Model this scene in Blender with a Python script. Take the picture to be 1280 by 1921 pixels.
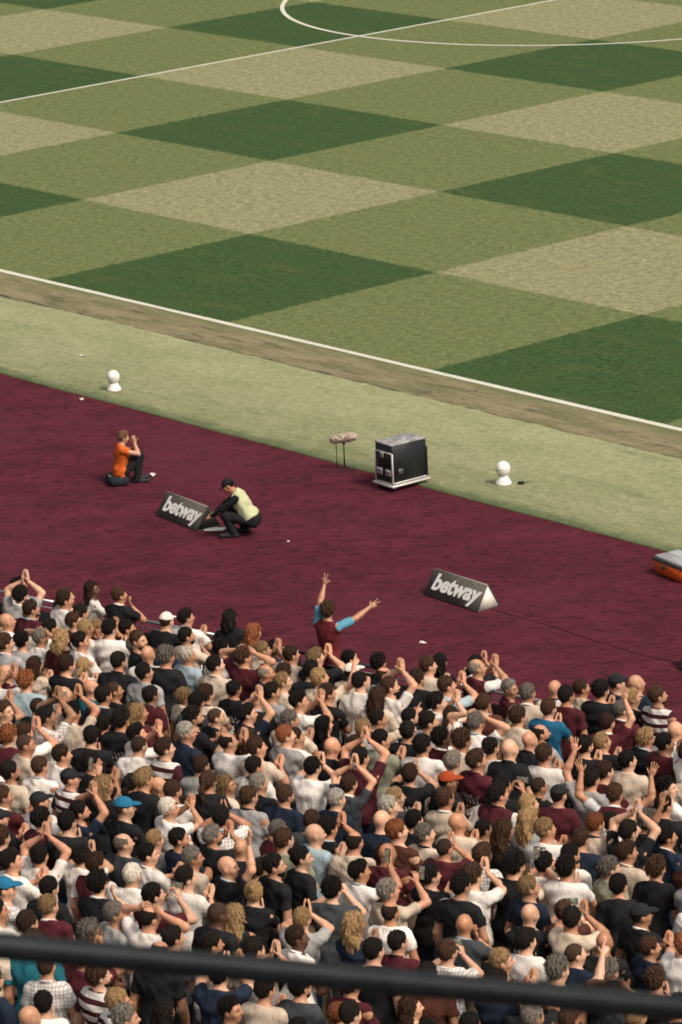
import bpy, math, random
import numpy as np
from mathutils import Matrix, Vector
R = math.radians
rnd = random.Random(11)
for o in list(bpy.data.objects): bpy.data.objects.remove(o)
scene = bpy.context.scene
col = scene.collection

# ---------------------------------------------------------------- camera
CAM = np.array([81.65225, -46.36961, 17.64737]); YAW, PIT, ROL, FPX = -0.86363, 0.28559, -0.04424, 7125.61
fw = np.array([math.sin(YAW)*math.cos(PIT), math.cos(YAW)*math.cos(PIT), -math.sin(PIT)])
r0 = np.array([math.cos(YAW), -math.sin(YAW), 0]); u0 = np.cross(r0, fw)
r1 = r0*math.cos(ROL)+u0*math.sin(ROL); u1 = -r0*math.sin(ROL)+u0*math.cos(ROL)
cd = bpy.data.cameras.new('camera'); cam = bpy.data.objects.new('camera', cd); col.objects.link(cam)
cd.sensor_fit = 'VERTICAL'; cd.sensor_height = 36; cd.lens = FPX/1921*36
cd.clip_start = .1; cd.clip_end = 2000
cd.dof.use_dof = True; cd.dof.focus_distance = 52; cd.dof.aperture_fstop = 9.0
M = Matrix(((r1[0], u1[0], -fw[0], CAM[0]), (r1[1], u1[1], -fw[1], CAM[1]), (r1[2], u1[2], -fw[2], CAM[2]), (0, 0, 0, 1)))
cam.matrix_world = M
scene.camera = cam
scene.cycles.filter_width = 1.8

# ---------------------------------------------------------------- sky, sun, exposure
SUN_AZ, SUN_EL = (0.98, 0.10), 50          # direction towards the sun on the ground plane (x, y), elevation
az = math.atan2(SUN_AZ[0], SUN_AZ[1])      # clockwise from +Y
w = bpy.data.worlds.new('World'); scene.world = w; w.use_nodes = True
nt = w.node_tree; bg = nt.nodes['Background']
sky = nt.nodes.new('ShaderNodeTexSky'); sky.sky_type = 'NISHITA'; sky.sun_disc = False
sky.sun_elevation = R(SUN_EL); sky.sun_rotation = az; sky.dust_density = 6; sky.air_density = 1.2; sky.ozone_density = .6
hs = nt.nodes.new('ShaderNodeHueSaturation'); hs.inputs['Saturation'].default_value = .25
nt.links.new(sky.outputs[0], hs.inputs['Color']); nt.links.new(hs.outputs[0], bg.inputs[0]); bg.inputs[1].default_value = .070
sl = bpy.data.lights.new('sun', 'SUN'); sl.energy = 1.5; sl.angle = R(14); sl.color = (1, .84, .665)
so = bpy.data.objects.new('sun', sl); col.objects.link(so); so.location = (40, -30, 60)
sv = Vector((SUN_AZ[0], SUN_AZ[1], math.tan(R(SUN_EL))*math.hypot(*SUN_AZ)))
so.rotation_euler = (-sv).to_track_quat('-Z', 'Y').to_euler()
vs = scene.view_settings; vs.view_transform = 'Standard'; vs.look = 'None'; vs.exposure = 0.9; vs.gamma = 1; vs.use_curve_mapping = False

# ---------------------------------------------------------------- material helpers
class NB:
    """small node builder"""
    def __init__(s, name):
        s.m = bpy.data.materials.new(name); s.m.use_nodes = True
        s.t = s.m.node_tree; s.b = s.t.nodes['Principled BSDF']
        s.b.inputs['Specular IOR Level'].default_value = .25
    def n(s, ty, **k):
        o = s.t.nodes.new(ty)
        for a, v in k.items(): setattr(o, a, v)
        return o
    def set(s, sock, v):
        if hasattr(v, 'is_output') or isinstance(v, bpy.types.NodeSocket): s.t.links.new(v, sock)
        else: sock.default_value = v
    def coord(s, which='Object'): return s.n('ShaderNodeTexCoord').outputs[which]
    def mapping(s, vec, scale=(1, 1, 1), rot=(0, 0, 0), loc=(0, 0, 0)):
        o = s.n('ShaderNodeMapping'); s.set(o.inputs[0], vec); o.inputs['Scale'].default_value = scale
        o.inputs['Rotation'].default_value = rot; o.inputs['Location'].default_value = loc; return o.outputs[0]
    def noise(s, vec, scale, detail=3, rough=.55, dist=0):
        o = s.n('ShaderNodeTexNoise'); s.set(o.inputs['Vector'], vec); o.inputs['Scale'].default_value = scale
        o.inputs['Detail'].default_value = detail; o.inputs['Roughness'].default_value = rough
        o.inputs['Distortion'].default_value = dist; return o.outputs[0]
    def math(s, op, a, b=0.0, c=None):
        o = s.n('ShaderNodeMath', operation=op); s.set(o.inputs[0], a); s.set(o.inputs[1], b)
        if c is not None: s.set(o.inputs[2], c)
        return o.outputs[0]
    def ramp(s, f, lo, hi, a=0.0, b=1.0):
        o = s.n('ShaderNodeMapRange', interpolation_type='SMOOTHSTEP'); s.set(o.inputs[0], f)
        for i, v in enumerate((lo, hi, a, b)): s.set(o.inputs[i+1], v)
        return o.outputs[0]
    def mix(s, f, a, b, mode='MIX'):
        o = s.n('ShaderNodeMix', data_type='RGBA', blend_type=mode)
        s.set(o.inputs[0], f)
        for i, v in ((6, a), (7, b)):
            if isinstance(v, tuple) and len(v) == 3: v = (*v, 1)
            s.set(o.inputs[i], v)
        return o.outputs[2]
    def attr(s, name): return s.n('ShaderNodeAttribute', attribute_name=name).outputs['Fac']
    def sep(s, vec):
        o = s.n('ShaderNodeSeparateXYZ'); s.set(o.inputs[0], vec); return o.outputs
    def bump(s, h, strength=.4, dist=.01):
        o = s.n('ShaderNodeBump'); s.set(o.inputs['Height'], h); o.inputs['Strength'].default_value = strength
        o.inputs['Distance'].default_value = dist; s.t.links.new(o.outputs[0], s.b.inputs['Normal'])
    def color(s, c):
        if isinstance(c, tuple) and len(c) == 3: c = (*c, 1)
        s.set(s.b.inputs['Base Color'], c)
    def rough(s, v): s.set(s.b.inputs['Roughness'], v)
    def gray(s, v):
        o = s.n('ShaderNodeCombineColor')
        for i in range(3): s.set(o.inputs[i], v)
        return o.outputs[0]

MATS = {}
def plain(name, c, rough=.6, metal=0, noise=.12, scale=30):
    if name in MATS: return MATS[name]
    b = NB(name); v = b.coord()
    f = b.noise(v, scale, 4)
    b.color(b.mix(b.ramp(f, .3, .7), tuple(x*(1-noise) for x in c), tuple(min(1, x*(1+noise)) for x in c)))
    b.rough(rough); b.b.inputs['Metallic'].default_value = metal
    b.bump(b.noise(v, scale*6, 3), .15, .003)
    MATS[name] = b.m; return b.m

# ---------------------------------------------------------------- object helpers
def mesh_from(name, V, F, smooth=False, attrs=None):
    """V (n,3) array, F list of index arrays with equal row length each"""
    V = np.asarray(V, dtype=np.float64)
    me = bpy.data.meshes.new(name)
    Fs = [np.asarray(f, dtype=np.int32) for f in F if len(f)]
    nl = sum(f.size for f in Fs); nf = sum(len(f) for f in Fs)
    me.vertices.add(len(V)); me.vertices.foreach_set('co', V.ravel())
    me.loops.add(nl); me.loops.foreach_set('vertex_index', np.concatenate([f.ravel() for f in Fs]))
    starts, tot, c = [], [], 0
    for f in Fs:
        k = f.shape[1]; starts.append(c+np.arange(len(f))*k); c += f.size
    me.polygons.add(nf); me.polygons.foreach_set('loop_start', np.concatenate(starts).astype(np.int32))
    if smooth: me.polygons.foreach_set('use_smooth', np.ones(nf, dtype=bool))
    for k, a in (attrs or {}).items():
        at = me.attributes.new(k, 'FLOAT', 'POINT'); at.data.foreach_set('value', np.asarray(a, dtype=np.float32))
    me.update(calc_edges=True); me.validate()
    return me
def link(name, me, mat=None, parent=None, loc=None, rot=None):
    o = bpy.data.objects.new(name, me); col.objects.link(o)
    if parent: o.parent = parent
    if loc is not None: o.location = loc
    if rot is not None: o.rotation_euler = rot
    if mat is not None:
        if not me.materials: me.materials.append(mat)
        if me.materials[0] != mat:
            o.material_slots[0].link = 'OBJECT'; o.material_slots[0].material = mat
    return o
def tag(o, label, cat, group=None):
    o['label'] = label; o['category'] = cat
    if group: o['group'] = group
    return o
def structure(o): o['kind'] = 'structure'; return o
def empty(name, loc=(0, 0, 0), rz=0.0):
    o = bpy.data.objects.new(name, None); col.objects.link(o); o.location = loc; o.rotation_euler = (0, 0, rz); o.empty_display_size = .1; return o

class MB:
    """collects shapes into one mesh"""
    def __init__(s): s.V = []; s.Q = []; s.T = []; s.n = 0; s.sm = False
    def add(s, V, Q=(), T=()):
        V = np.asarray(V, float); s.V.append(V)
        if len(Q): s.Q.append(np.asarray(Q)+s.n)
        if len(T): s.T.append(np.asarray(T)+s.n)
        s.n += len(V); return s
    def box(s, c, h, bev=0.0, rz=0.0, taper=1.0):
        """bevelled box: centre, half sizes"""
        hx, hy, hz = h; b = min(bev, .45*min(h)) if bev else 0
        if b == 0:
            P = np.array([(sx*hx, sy*hy, sz*hz) for sz in (-1, 1) for sx, sy in ((-1, -1), (1, -1), (1, 1), (-1, 1))], float)
            P[4:, :2] *= taper
            Q = [(3, 2, 1, 0), (4, 5, 6, 7), (0, 1, 5, 4), (1, 2, 6, 5), (2, 3, 7, 6), (3, 0, 4, 7)]
        else:
            rings = []
            for z, i in ((-hz, b), (-hz+b, 0), (hz-b, 0), (hz, b)):
                x, y = hx-i, hy-i; t = taper if z > 0 else 1
                cc = b
                rings.append([(sx*t, sy*t, z) for sx, sy in ((-x+cc, -y), (x-cc, -y), (x, -y+cc), (x, y-cc), (x-cc, y), (-x+cc, y), (-x, y-cc), (-x, -y+cc))])
            P = np.array(rings, float).reshape(-1, 3)
            Q = [(r*8+i, r*8+(i+1) % 8, r*8+8+(i+1) % 8, r*8+8+i) for r in range(3) for i in range(8)]
            Q += [(24, 25, 30, 31), (25, 26, 29, 30), (26, 27, 28, 29), (7, 6, 1, 0), (6, 5, 2, 1), (5, 4, 3, 2)]
        if rz:
            cs, sn = math.cos(rz), math.sin(rz); P[:, :2] = P[:, :2] @ np.array([[cs, sn], [-sn, cs]])
        return s.add(P+np.array(c), Q)
    def tube(s, pts, rad, n=10, cap=True, flat=None):
        pts = np.asarray(pts, float); m = len(pts); rad = np.broadcast_to(rad, (m,))
        tan = np.gradient(pts, axis=0); tan /= np.linalg.norm(tan, axis=1)[:, None]+1e-12
        ref = np.array([0, 0, 1.]) if abs(tan[0][2]) < .9 else np.array([1., 0, 0])
        V = []
        for i in range(m):
            a = np.cross(tan[i], ref); a /= np.linalg.norm(a); b = np.cross(tan[i], a)
            for k in range(n):
                t = 2*math.pi*k/n; V.append(pts[i]+rad[i]*(math.cos(t)*a+math.sin(t)*b))
        Q = [(i*n+k, i*n+(k+1) % n, i*n+n+(k+1) % n, i*n+n+k) for i in range(m-1) for k in range(n)]
        T = []
        if cap:
            V += [pts[0], pts[-1]]; c0, c1 = m*n, m*n+1
            T = [(c0, (k+1) % n, k) for k in range(n)]+[(c1, (m-1)*n+k, (m-1)*n+(k+1) % n) for k in range(n)]
        return s.add(V, Q, T)
    def lathe(s, prof, c=(0, 0, 0), n=24):
        V = []
        for r, z in prof:
            for k in range(n):
                t = 2*math.pi*k/n; V.append((c[0]+r*math.cos(t), c[1]+r*math.sin(t), c[2]+z))
        m = len(prof)
        Q = [(i*n+k, i*n+(k+1) % n, i*n+n+(k+1) % n, i*n+n+k) for i in range(m-1) for k in range(n)]
        return s.add(V, Q)
    def mesh(s, name, smooth=False):
        return mesh_from(name, np.concatenate(s.V), ([np.concatenate(s.Q)] if s.Q else [])+([np.concatenate(s.T)] if s.T else []), smooth)
    def build(s, name, mat, parent=None, smooth=False, loc=None, rot=None):
        return link(name, s.mesh(name, smooth), mat, parent, loc, rot)

# ---------------------------------------------------------------- ground materials
SU, SV = 6.037, 68/12                     # mowing square size
def grass_fibre(b, v, wp):
    f1 = b.noise(v, 4.2, 5, .72); f2 = b.noise(v, 1.3, 3); f3 = b.noise(v, 15, 3, .65)
    return f1, f2, f3
def mat_pitch():
    b = NB('mown_grass'); v = b.coord(); x, y, z = b.sep(v)
    wob = b.math('ADD', b.math('MULTIPLY', b.math('SUBTRACT', b.noise(v, 2, 3), .5), .12), b.math('MULTIPLY', b.math('SUBTRACT', b.noise(v, 16, 3, .7), .5), .42))
    def par(c, size, off):
        q = b.math('DIVIDE', b.math('ADD', b.math('ADD', c, off), wob), size*2)
        return b.math('PINGPONG', b.math('ADD', q, 0), .5), q
    # u index even <-> floor(x/SU) odd (halfway line is the border u = -3)
    def odd(c, size):
        q = b.math('DIVIDE', b.math('ADD', c, wob), size*2)
        fr = b.math('FRACT', q)
        return b.math('GREATER_THAN', fr, .5)
    ox = odd(x, SU); oy = odd(y, SV)           # 1 in every second strip
    dark_x = ox                                 # x strip index odd  = u even = dark
    dark_y = b.math('SUBTRACT', 1.0, oy)        # y strip index even = dark
    lvl = b.math('MULTIPLY', b.math('ADD', dark_x, dark_y), .5)
    lt, md, dk = (.256, .247, .132), (.134, .159, .061), (.036, .076, .024)
    c = b.mix(b.ramp(lvl, 0, .5), lt, md); c = b.mix(b.ramp(lvl, .5, 1), c, dk)
    f1, f2, f3 = grass_fibre(b, v, None)
    g1 = b.ramp(b.noise(v, 5.5, 5, .75), .34, .66, .76, 1.20); g2 = b.ramp(b.noise(b.mapping(v, (1, 1, 1), loc=(5, 9, 0)), 13, 4, .75), .34, .66, .78, 1.19)
    c = b.mix(1.0, c, b.gray(b.math('MULTIPLY', g1, g2)), 'MULTIPLY')
    # individual tufts: straw and deep green flecks
    c = b.mix(b.math('MULTIPLY', b.ramp(f1, .50, .68), .75), c, b.mix(.5, c, (.055, .09, .03)))
    c = b.mix(b.math('MULTIPLY', b.ramp(f3, .56, .74), .45), c, b.mix(.5, c, (.30, .235, .11)))
    c = b.mix(b.math('MULTIPLY', b.ramp(b.noise(v, 24, 3, .7), .58, .70), .5), c, b.mix(.6, c, (.03, .055, .02)))
    c = b.mix(b.math('MULTIPLY', b.ramp(b.noise(b.mapping(v, (1, 3, 1)), .55, 4, .65), .48, .75), .28), c, b.mix(.5, c, (.215, .165, .07)))
    b.color(c); b.rough(.85); b.b.inputs['Specular IOR Level'].default_value = .1
    b.bump(b.math('ADD', f1, b.noise(v, 70, 2)), .5, .03); return b.m
def mat_margin():
    b = NB('worn_grass'); v = b.coord(); vs_ = b.mapping(v, (.35, 1.6, 1))
    n1 = b.noise(vs_, 1.6, 6, .68); n2 = b.noise(v, 12, 4, .7); n3 = b.noise(b.mapping(v, (.5, 2.2, 1), loc=(7, 3, 0)), 2.1, 5, .7)
    c = b.mix(b.ramp(n1, .42, .58), (.235, .200, .115), (.155, .145, .070))
    c = b.mix(b.math('MULTIPLY', b.ramp(n3, .52, .66), .8), c, (.066, .066, .034))
    c = b.mix(b.math('MULTIPLY', b.ramp(n2, .5, .68), .6), c, b.mix(.5, c, (.06, .07, .025)))
    c = b.mix(b.math('MULTIPLY', b.ramp(b.noise(v, 35, 3), .55, .7), .4), c, (.27, .215, .13))
    ed = b.ramp(b.math('ADD', b.sep(v)[1], b.math('MULTIPLY', b.math('SUBTRACT', b.noise(b.mapping(v, (.8, 1, 1)), 2.2, 5, .7), .5), .55)), -1.52, -1.36, 1, 0)
    c = b.mix(b.math('MULTIPLY', ed, .85), c, (.040, .042, .024))      # ragged dark band where the turf mat begins
    gr = b.ramp(b.math('ADD', b.sep(v)[1], b.math('MULTIPLY', b.math('SUBTRACT', n1, .5), .9)), -.55, -.10)
    c = b.mix(b.math('MULTIPLY', gr, .7), c, (.135, .150, .062))       # grass still growing along the line
    b.color(c); b.rough(.95); b.bump(b.math('ADD', n2, n3), .8, .05); return b.m
def mat_turf():
    b = NB('artificial_turf'); v = b.coord(); x, y, z = b.sep(v)
    n1 = b.noise(b.mapping(v, (.5, 1, 1)), .9, 5, .62); n2 = b.noise(v, 14, 4, .7); n3 = b.noise(b.mapping(v, (.28, 1.5, 1), rot=(0, 0, .12), loc=(3, 1, 0)), 1.5, 4, .6)
    c = b.mix(b.ramp(n1, .35, .68), (.292, .292, .158), (.242, .252, .126))
    c = b.mix(b.math('MULTIPLY', b.ramp(n3, .57, .72), .5), c, (.12, .155, .062))
    # darker, greener band along the carpet side
    edge = b.ramp(b.math('ADD', y, b.math('MULTIPLY', b.math('SUBTRACT', b.noise(v, 1.8, 4), .5), .5)), -5.42, -5.02, 1, 0)
    c = b.mix(b.math('MULTIPLY', edge, .75), c, (.075, .115, .045))
    c = b.mix(b.math('MULTIPLY', b.ramp(n2, .52, .7), .35), c, b.mix(.5, c, (.12, .15, .05)))
    c = b.mix(b.math('MULTIPLY', b.ramp(b.noise(v, 33, 3), .55, .7), .3), c, (.36, .345, .21))
    c = b.mix(1.0, c, b.gray(b.math('MULTIPLY', b.ramp(b.noise(v, 6, 5, .75), .34, .66, .86, 1.11), b.ramp(b.noise(b.mapping(v, (1, 1, 1), loc=(2, 7, 0)), 15, 4, .75), .34, .66, .86, 1.12))), 'MULTIPLY')
    b.color(c); b.rough(.8); b.bump(b.math('ADD', n2, b.math('MULTIPLY', n3, 2.0)), .5, .03); return b.m
def mat_carpet():
    b = NB('claret_carpet'); v = b.coord()
    # rucks in the carpet: creases with their shade mixed into the colour as dark streaks, nearly at right angles to the lie of the rows
    vr = b.mapping(v, (1, 1, 1), rot=(0, 0, R(-49.5))); vr = b.mapping(vr, (.62, 1.0, 1))
    n1 = b.noise(vr, 1.7, 6, .7, .5); n2 = b.noise(vr, 6.5, 6, .76, .4); n3 = b.noise(v, 26, 4, .72); n4 = b.noise(v, .35, 4, .6)
    c = b.mix(b.ramp(n1, .30, .70), (.074, .0140, .0222), (.122, .0222, .0368))
    c = b.mix(b.math('MULTIPLY', b.ramp(n2, .50, .63), .80), c, (.031, .0090, .0150))
    c = b.mix(b.math('MULTIPLY', b.ramp(n4, .45, .7), .35), c, (.118, .028, .043))
    c = b.mix(b.math('MULTIPLY', b.ramp(n3, .52, .72), .5), c, b.mix(.5, c, (.165, .034, .062)))
    c = b.mix(b.math('MULTIPLY', b.ramp(b.noise(v, 40, 3, .7, 0), .60, .72), .45), c, (.022, .010, .014))
    b.color(c); b.rough(.9); b.b.inputs['Specular IOR Level'].default_value = .08
    b.bump(b.math('ADD', b.math('MULTIPLY', n2, 1.6), b.math('MULTIPLY', n3, .6)), .8, .05); return b.m
def mat_line():
    b = NB('line_paint'); v = b.coord()
    f = b.noise(v, 18, 4, .7); c = b.mix(b.math('MULTIPLY', b.ramp(f, .50, .68), .6), (.58, .56, .48), (.36, .37, .26))
    b.color(c); b.rough(.8); b.bump(f, .4, .02); return b.m
MP, MW, MT, MC, ML = mat_pitch(), mat_margin(), mat_turf(), mat_carpet(), mat_line()

# ---------------------------------------------------------------- ground
def sheet(name, x0, x1, ylo, yhi, z, mat, nx=400, jlo=0.0, jhi=0.0, seed=0, skirt=0.0):
    """a strip of ground with uneven long edges and, with skirt, a real cut edge on the low side"""
    rg = np.random.default_rng(seed); xs = np.linspace(x0, x1, nx)
    def wob(a):
        if a == 0: return np.zeros(nx)
        w_ = sum(np.interp(xs, np.arange(x0-1, x1+2, st), rg.normal(0, 1, len(np.arange(x0-1, x1+2, st))))*k for st, k in ((2.3, .6), (.7, .4), (.22, .3)))
        return a*w_
    lo, hi = ylo+wob(jlo), yhi+wob(jhi)
    V = [np.c_[xs, lo, np.full(nx, z)], np.c_[xs, hi, np.full(nx, z)]]
    Q = [np.c_[np.arange(nx-1), np.arange(1, nx), np.arange(1, nx)+nx, np.arange(nx-1)+nx]]
    if skirt:
        V.append(np.c_[xs, lo-.006, np.full(nx, z-skirt)])
        Q.append(np.c_[np.arange(nx-1)+2*nx, np.arange(1, nx)+2*nx, np.arange(1, nx), np.arange(nx-1)])
    return structure(link(name, mesh_from(name, np.concatenate(V), [np.concatenate(Q)]), mat))
gb = MB(); gb.add([(-900, -900, -.06), (900, -900, -.06), (900, 900, -.06), (-900, 900, -.06)], [(0, 1, 2, 3)])
structure(gb.build('ground', plain('asphalt', (.06, .06, .058), .9, scale=3)))
gb = MB(); gb.add([(-70, -.9, .012), (70, -.9, .012), (70, 70, .012), (-70, 70, .012)], [(0, 1, 2, 3)])
structure(gb.build('pitch', MP))
sheet('pitch_margin', -70, 70, -1.9, -.03, .016, MW, 900, 0, .02, 3)
sheet('turf_apron', -70, 70, -5.42, -1.52, .030, MT, 1400, .012, .05, 5, .032)
gb = MB(); gb.add([(-70, -40, 0), (70, -40, 0), (70, -5.3, 0), (-70, -5.3, 0)], [(0, 1, 2, 3)])
structure(gb.build('claret_carpet', MC))
sheet('touchline', -52.5, 52.5, -.145, 0, .021, ML, 900, .006, .006, 8)
sheet('halfway_line', -.065, .065, 0.004, 68, .021, ML, 2)
a_ = np.linspace(0, 2*math.pi, 181)[:-1]; k_ = len(a_)
V = np.concatenate([np.c_[r_*np.cos(a_), 34+r_*np.sin(a_), np.full(k_, .025)] for r_ in (9.085, 9.215)])
i_ = np.arange(k_); j_ = (i_+1) % k_
structure(link('centre_circle', mesh_from('centre_circle', V, [np.c_[i_, i_+k_, j_+k_, j_]]), ML))

# ---------------------------------------------------------------- implicit surfaces: one continuous skin per body
def norm(v): v = np.asarray(v, float); return v/np.linalg.norm(v)
def rotm(ax, a):
    c, s = math.cos(a), math.sin(a)
    return {'x': np.array([[1, 0, 0], [0, c, -s], [0, s, c]]), 'y': np.array([[c, 0, s], [0, 1, 0], [-s, 0, c]]), 'z': np.array([[c, -s, 0], [s, c, 0], [0, 0, 1]])}[ax]
def E(c, r, Rm=None): return ('e', np.array(c, float), np.array(r, float), Rm)
def Cn(a, b, ra, rb): return ('c', np.array(a, float), np.array(b, float), ra, rb)
def sd(pr, P):
    if pr[0] == 'e':
        q = P-pr[1]
        if pr[3] is not None: q = q @ pr[3]
        k0 = np.sqrt(((q/pr[2])**2).sum(-1)); k1 = np.sqrt(((q/pr[2]**2)**2).sum(-1))+1e-9
        return k0*(k0-1)/k1
    a, b, ra, rb = pr[1:]; ba = b-a
    t = np.clip(((P-a) @ ba)/(ba @ ba), 0, 1)
    return np.linalg.norm(P-a-t[..., None]*ba, axis=-1)-(ra+t*(rb-ra))
def pbox(pr):
    if pr[0] == 'e': m = pr[2].max() if pr[3] is not None else pr[2]; return pr[1]-m, pr[1]+m
    m = max(pr[3], pr[4]); return np.minimum(pr[1], pr[2])-m, np.maximum(pr[1], pr[2])+m
def smin(a, b, k):
    h = np.maximum(k-np.abs(a-b), 0)/k; return np.minimum(a, b)-h*h*k*.25
def field(prims, ax, infl=0.0, F=None):
    """smooth union of (primitive, blend) on a rectilinear grid"""
    if F is None: F = np.full(tuple(len(a) for a in ax), .12)
    for pr, k in prims:
        lo, hi = pbox(pr); sl = []
        for i in range(3):
            i0 = max(0, np.searchsorted(ax[i], lo[i]-infl-.075)-1); i1 = min(len(ax[i]), np.searchsorted(ax[i], hi[i]+infl+.075)+1); sl.append(slice(i0, i1))
        if any(s.stop-s.start < 1 for s in sl): continue
        P = np.stack(np.meshgrid(*[ax[i][sl[i]] for i in range(3)], indexing='ij'), -1)
        d = np.minimum(sd(pr, P)-infl, .12)
        F[tuple(sl)] = smin(F[tuple(sl)], d, k)
    return F
def nets(F, ax):
    """surface nets on a rectilinear grid"""
    sh = np.array(F.shape)-1; ins = F < 0; X = ax
    N = int(sh.prod()); S = np.zeros((N, 3)); cnt = np.zeros(N)
    cid = lambda i, j, k: (i*sh[1]+j)*sh[2]+k
    quads = []
    for d in range(3):
        s0 = [slice(None)]*3; s1 = [slice(None)]*3; s0[d] = slice(None, -1); s1[d] = slice(1, None)
        A, B = F[tuple(s0)], F[tuple(s1)]; I = np.nonzero(ins[tuple(s0)] != ins[tuple(s1)])
        fa, fb = A[I], B[I]; t = fa/(fa-fb); pos = [X[e][I[e]].astype(float) for e in range(3)]
        pos[d] = X[d][I[d]]+t*(X[d][I[d]+1]-X[d][I[d]]); pos = np.stack(pos, 1)
        e, f = (d+1) % 3, (d+2) % 3
        ids = []; ok_all = np.ones(len(fa), bool)
        for oe, of in ((0, 0), (-1, 0), (-1, -1), (0, -1)):
            c = [I[0].copy(), I[1].copy(), I[2].copy()]; c[e] = c[e]+oe; c[f] = c[f]+of
            ok = (c[e] >= 0) & (c[e] < sh[e]) & (c[f] >= 0) & (c[f] < sh[f]); ok_all &= ok
            q = cid(*c); q = np.where(ok, q, 0); ids.append(q)
            for m in range(3): S[:, m] += np.bincount(q[ok], pos[ok, m], N)
            cnt += np.bincount(q[ok], minlength=N)
        Q = np.stack(ids, 1)[ok_all]; fl = fa[ok_all] < 0
        Q[~fl] = Q[~fl][:, ::-1]; quads.append(Q)
    Q = np.concatenate(quads); used = np.nonzero(cnt)[0]; mp = np.full(N, -1); mp[used] = np.arange(len(used))
    return S[used]/cnt[used][:, None], mp[Q]
def axis(lo, hi, segs):
    """spacing given by segs [(from, to, step)...] else default last"""
    pts = [lo]
    while pts[-1] < hi:
        x = pts[-1]; st = segs[-1]
        for a, b, s in segs[:-1]:
            if a <= x < b: st = s; break
        pts.append(x+st)
    return np.array(pts)

# ---------------------------------------------------------------- skeleton
L1, L2 = .29, .255
def ik(S, W, pole, l1=L1, l2=L2):
    S, W = np.array(S, float), np.array(W, float); d = W-S; D = np.linalg.norm(d)
    D2 = min(D, .995*(l1+l2)); d = d/D; W = S+d*D2
    x = (l1*l1-l2*l2+D2*D2)/(2*D2); h = math.sqrt(max(0, l1*l1-x*x))
    p = np.array(pole, float); p = p-d*(p @ d); p = norm(p)
    return S+d*x+p*h, W
CURL = {'flat': (.10, .08, .08, .12, .25), 'relax': (.5, .55, .6, .65, .4), 'hold': (.9, .95, 1.0, 1.05, .5), 'open': (.12, .08, .1, .2, .1), 'point': (.05, 1.5, 1.55, 1.6, 1.0), 'vee': (.04, .04, 1.6, 1.6, 1.1), 'fist': (1.6, 1.6, 1.6, 1.6, 1.1)}
def hand(mb, W, d, th, right, curl, sc=1.0):
    """palm and five jointed fingers, fused into the wrist end of the arm"""
    d = norm(d); th = np.asarray(th, float); th = norm(th-d*(th @ d)); m = np.cross(th, d)*(1 if right else -1)
    W = np.asarray(W, float); cu = CURL[curl]
    prof = [(-.045, .024, .020), (0, .027, .018), (.035, .039, .017), (.075, .042, .014), (.092, .038, .009)]
    V = [W+d*a*sc+(th*math.cos(t)*wd+m*math.sin(t)*tk)*sc for a, wd, tk in prof for t in np.arange(8)*math.pi/4]
    Q = [(i*8+k, i*8+(k+1) % 8, i*8+8+(k+1) % 8, i*8+8+k) for i in range(4) for k in range(8)]+[(0, 3, 2, 1), (0, 7, 4, 3), (7, 6, 5, 4), (32, 33, 34, 35), (32, 35, 36, 39), (36, 37, 38, 39)]
    if right: Q = [q[::-1] for q in Q]
    mb.add(V, Q)
    spread = (.22, .06, -.07, -.22) if curl in ('open',) else ((.28, -.18, -.1, -.15) if curl == 'vee' else (.06, .02, -.02, -.06))
    for f, (off, ln, rr) in enumerate(((.029, .074, .0088), (.010, .083, .009), (-.010, .077, .0088), (-.029, .060, .0078))):
        p = W+(d*.086+th*off)*sc; dirn = norm(d*math.cos(spread[f])+th*math.sin(spread[f])); pts = [p-dirn*.012*sc, p]; a = 0
        for seg, fr in enumerate((.42, .33, .25)):
            a += cu[f]*(.75, .85, .5)[seg]
            p = p+(dirn*math.cos(a)+m*math.sin(a))*ln*fr*sc; pts.append(p)
        mb.tube(pts, np.array([rr, rr, rr*.97, rr*.9, rr*.62])*sc, 6)
    p = W+(d*.022+th*.030)*sc; td = norm(d*.62+th*.72+m*.25); pts = [p-td*.012*sc, p]; p = p+td*.038*sc; pts.append(p)
    td2 = norm(td*(1-cu[4]*.5)+d*.45+m*cu[4]*.6); p = p+td2*.032*sc; pts.append(p)
    mb.tube(pts, np.array([.011, .0115, .0095, .0062])*sc, 6)

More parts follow.
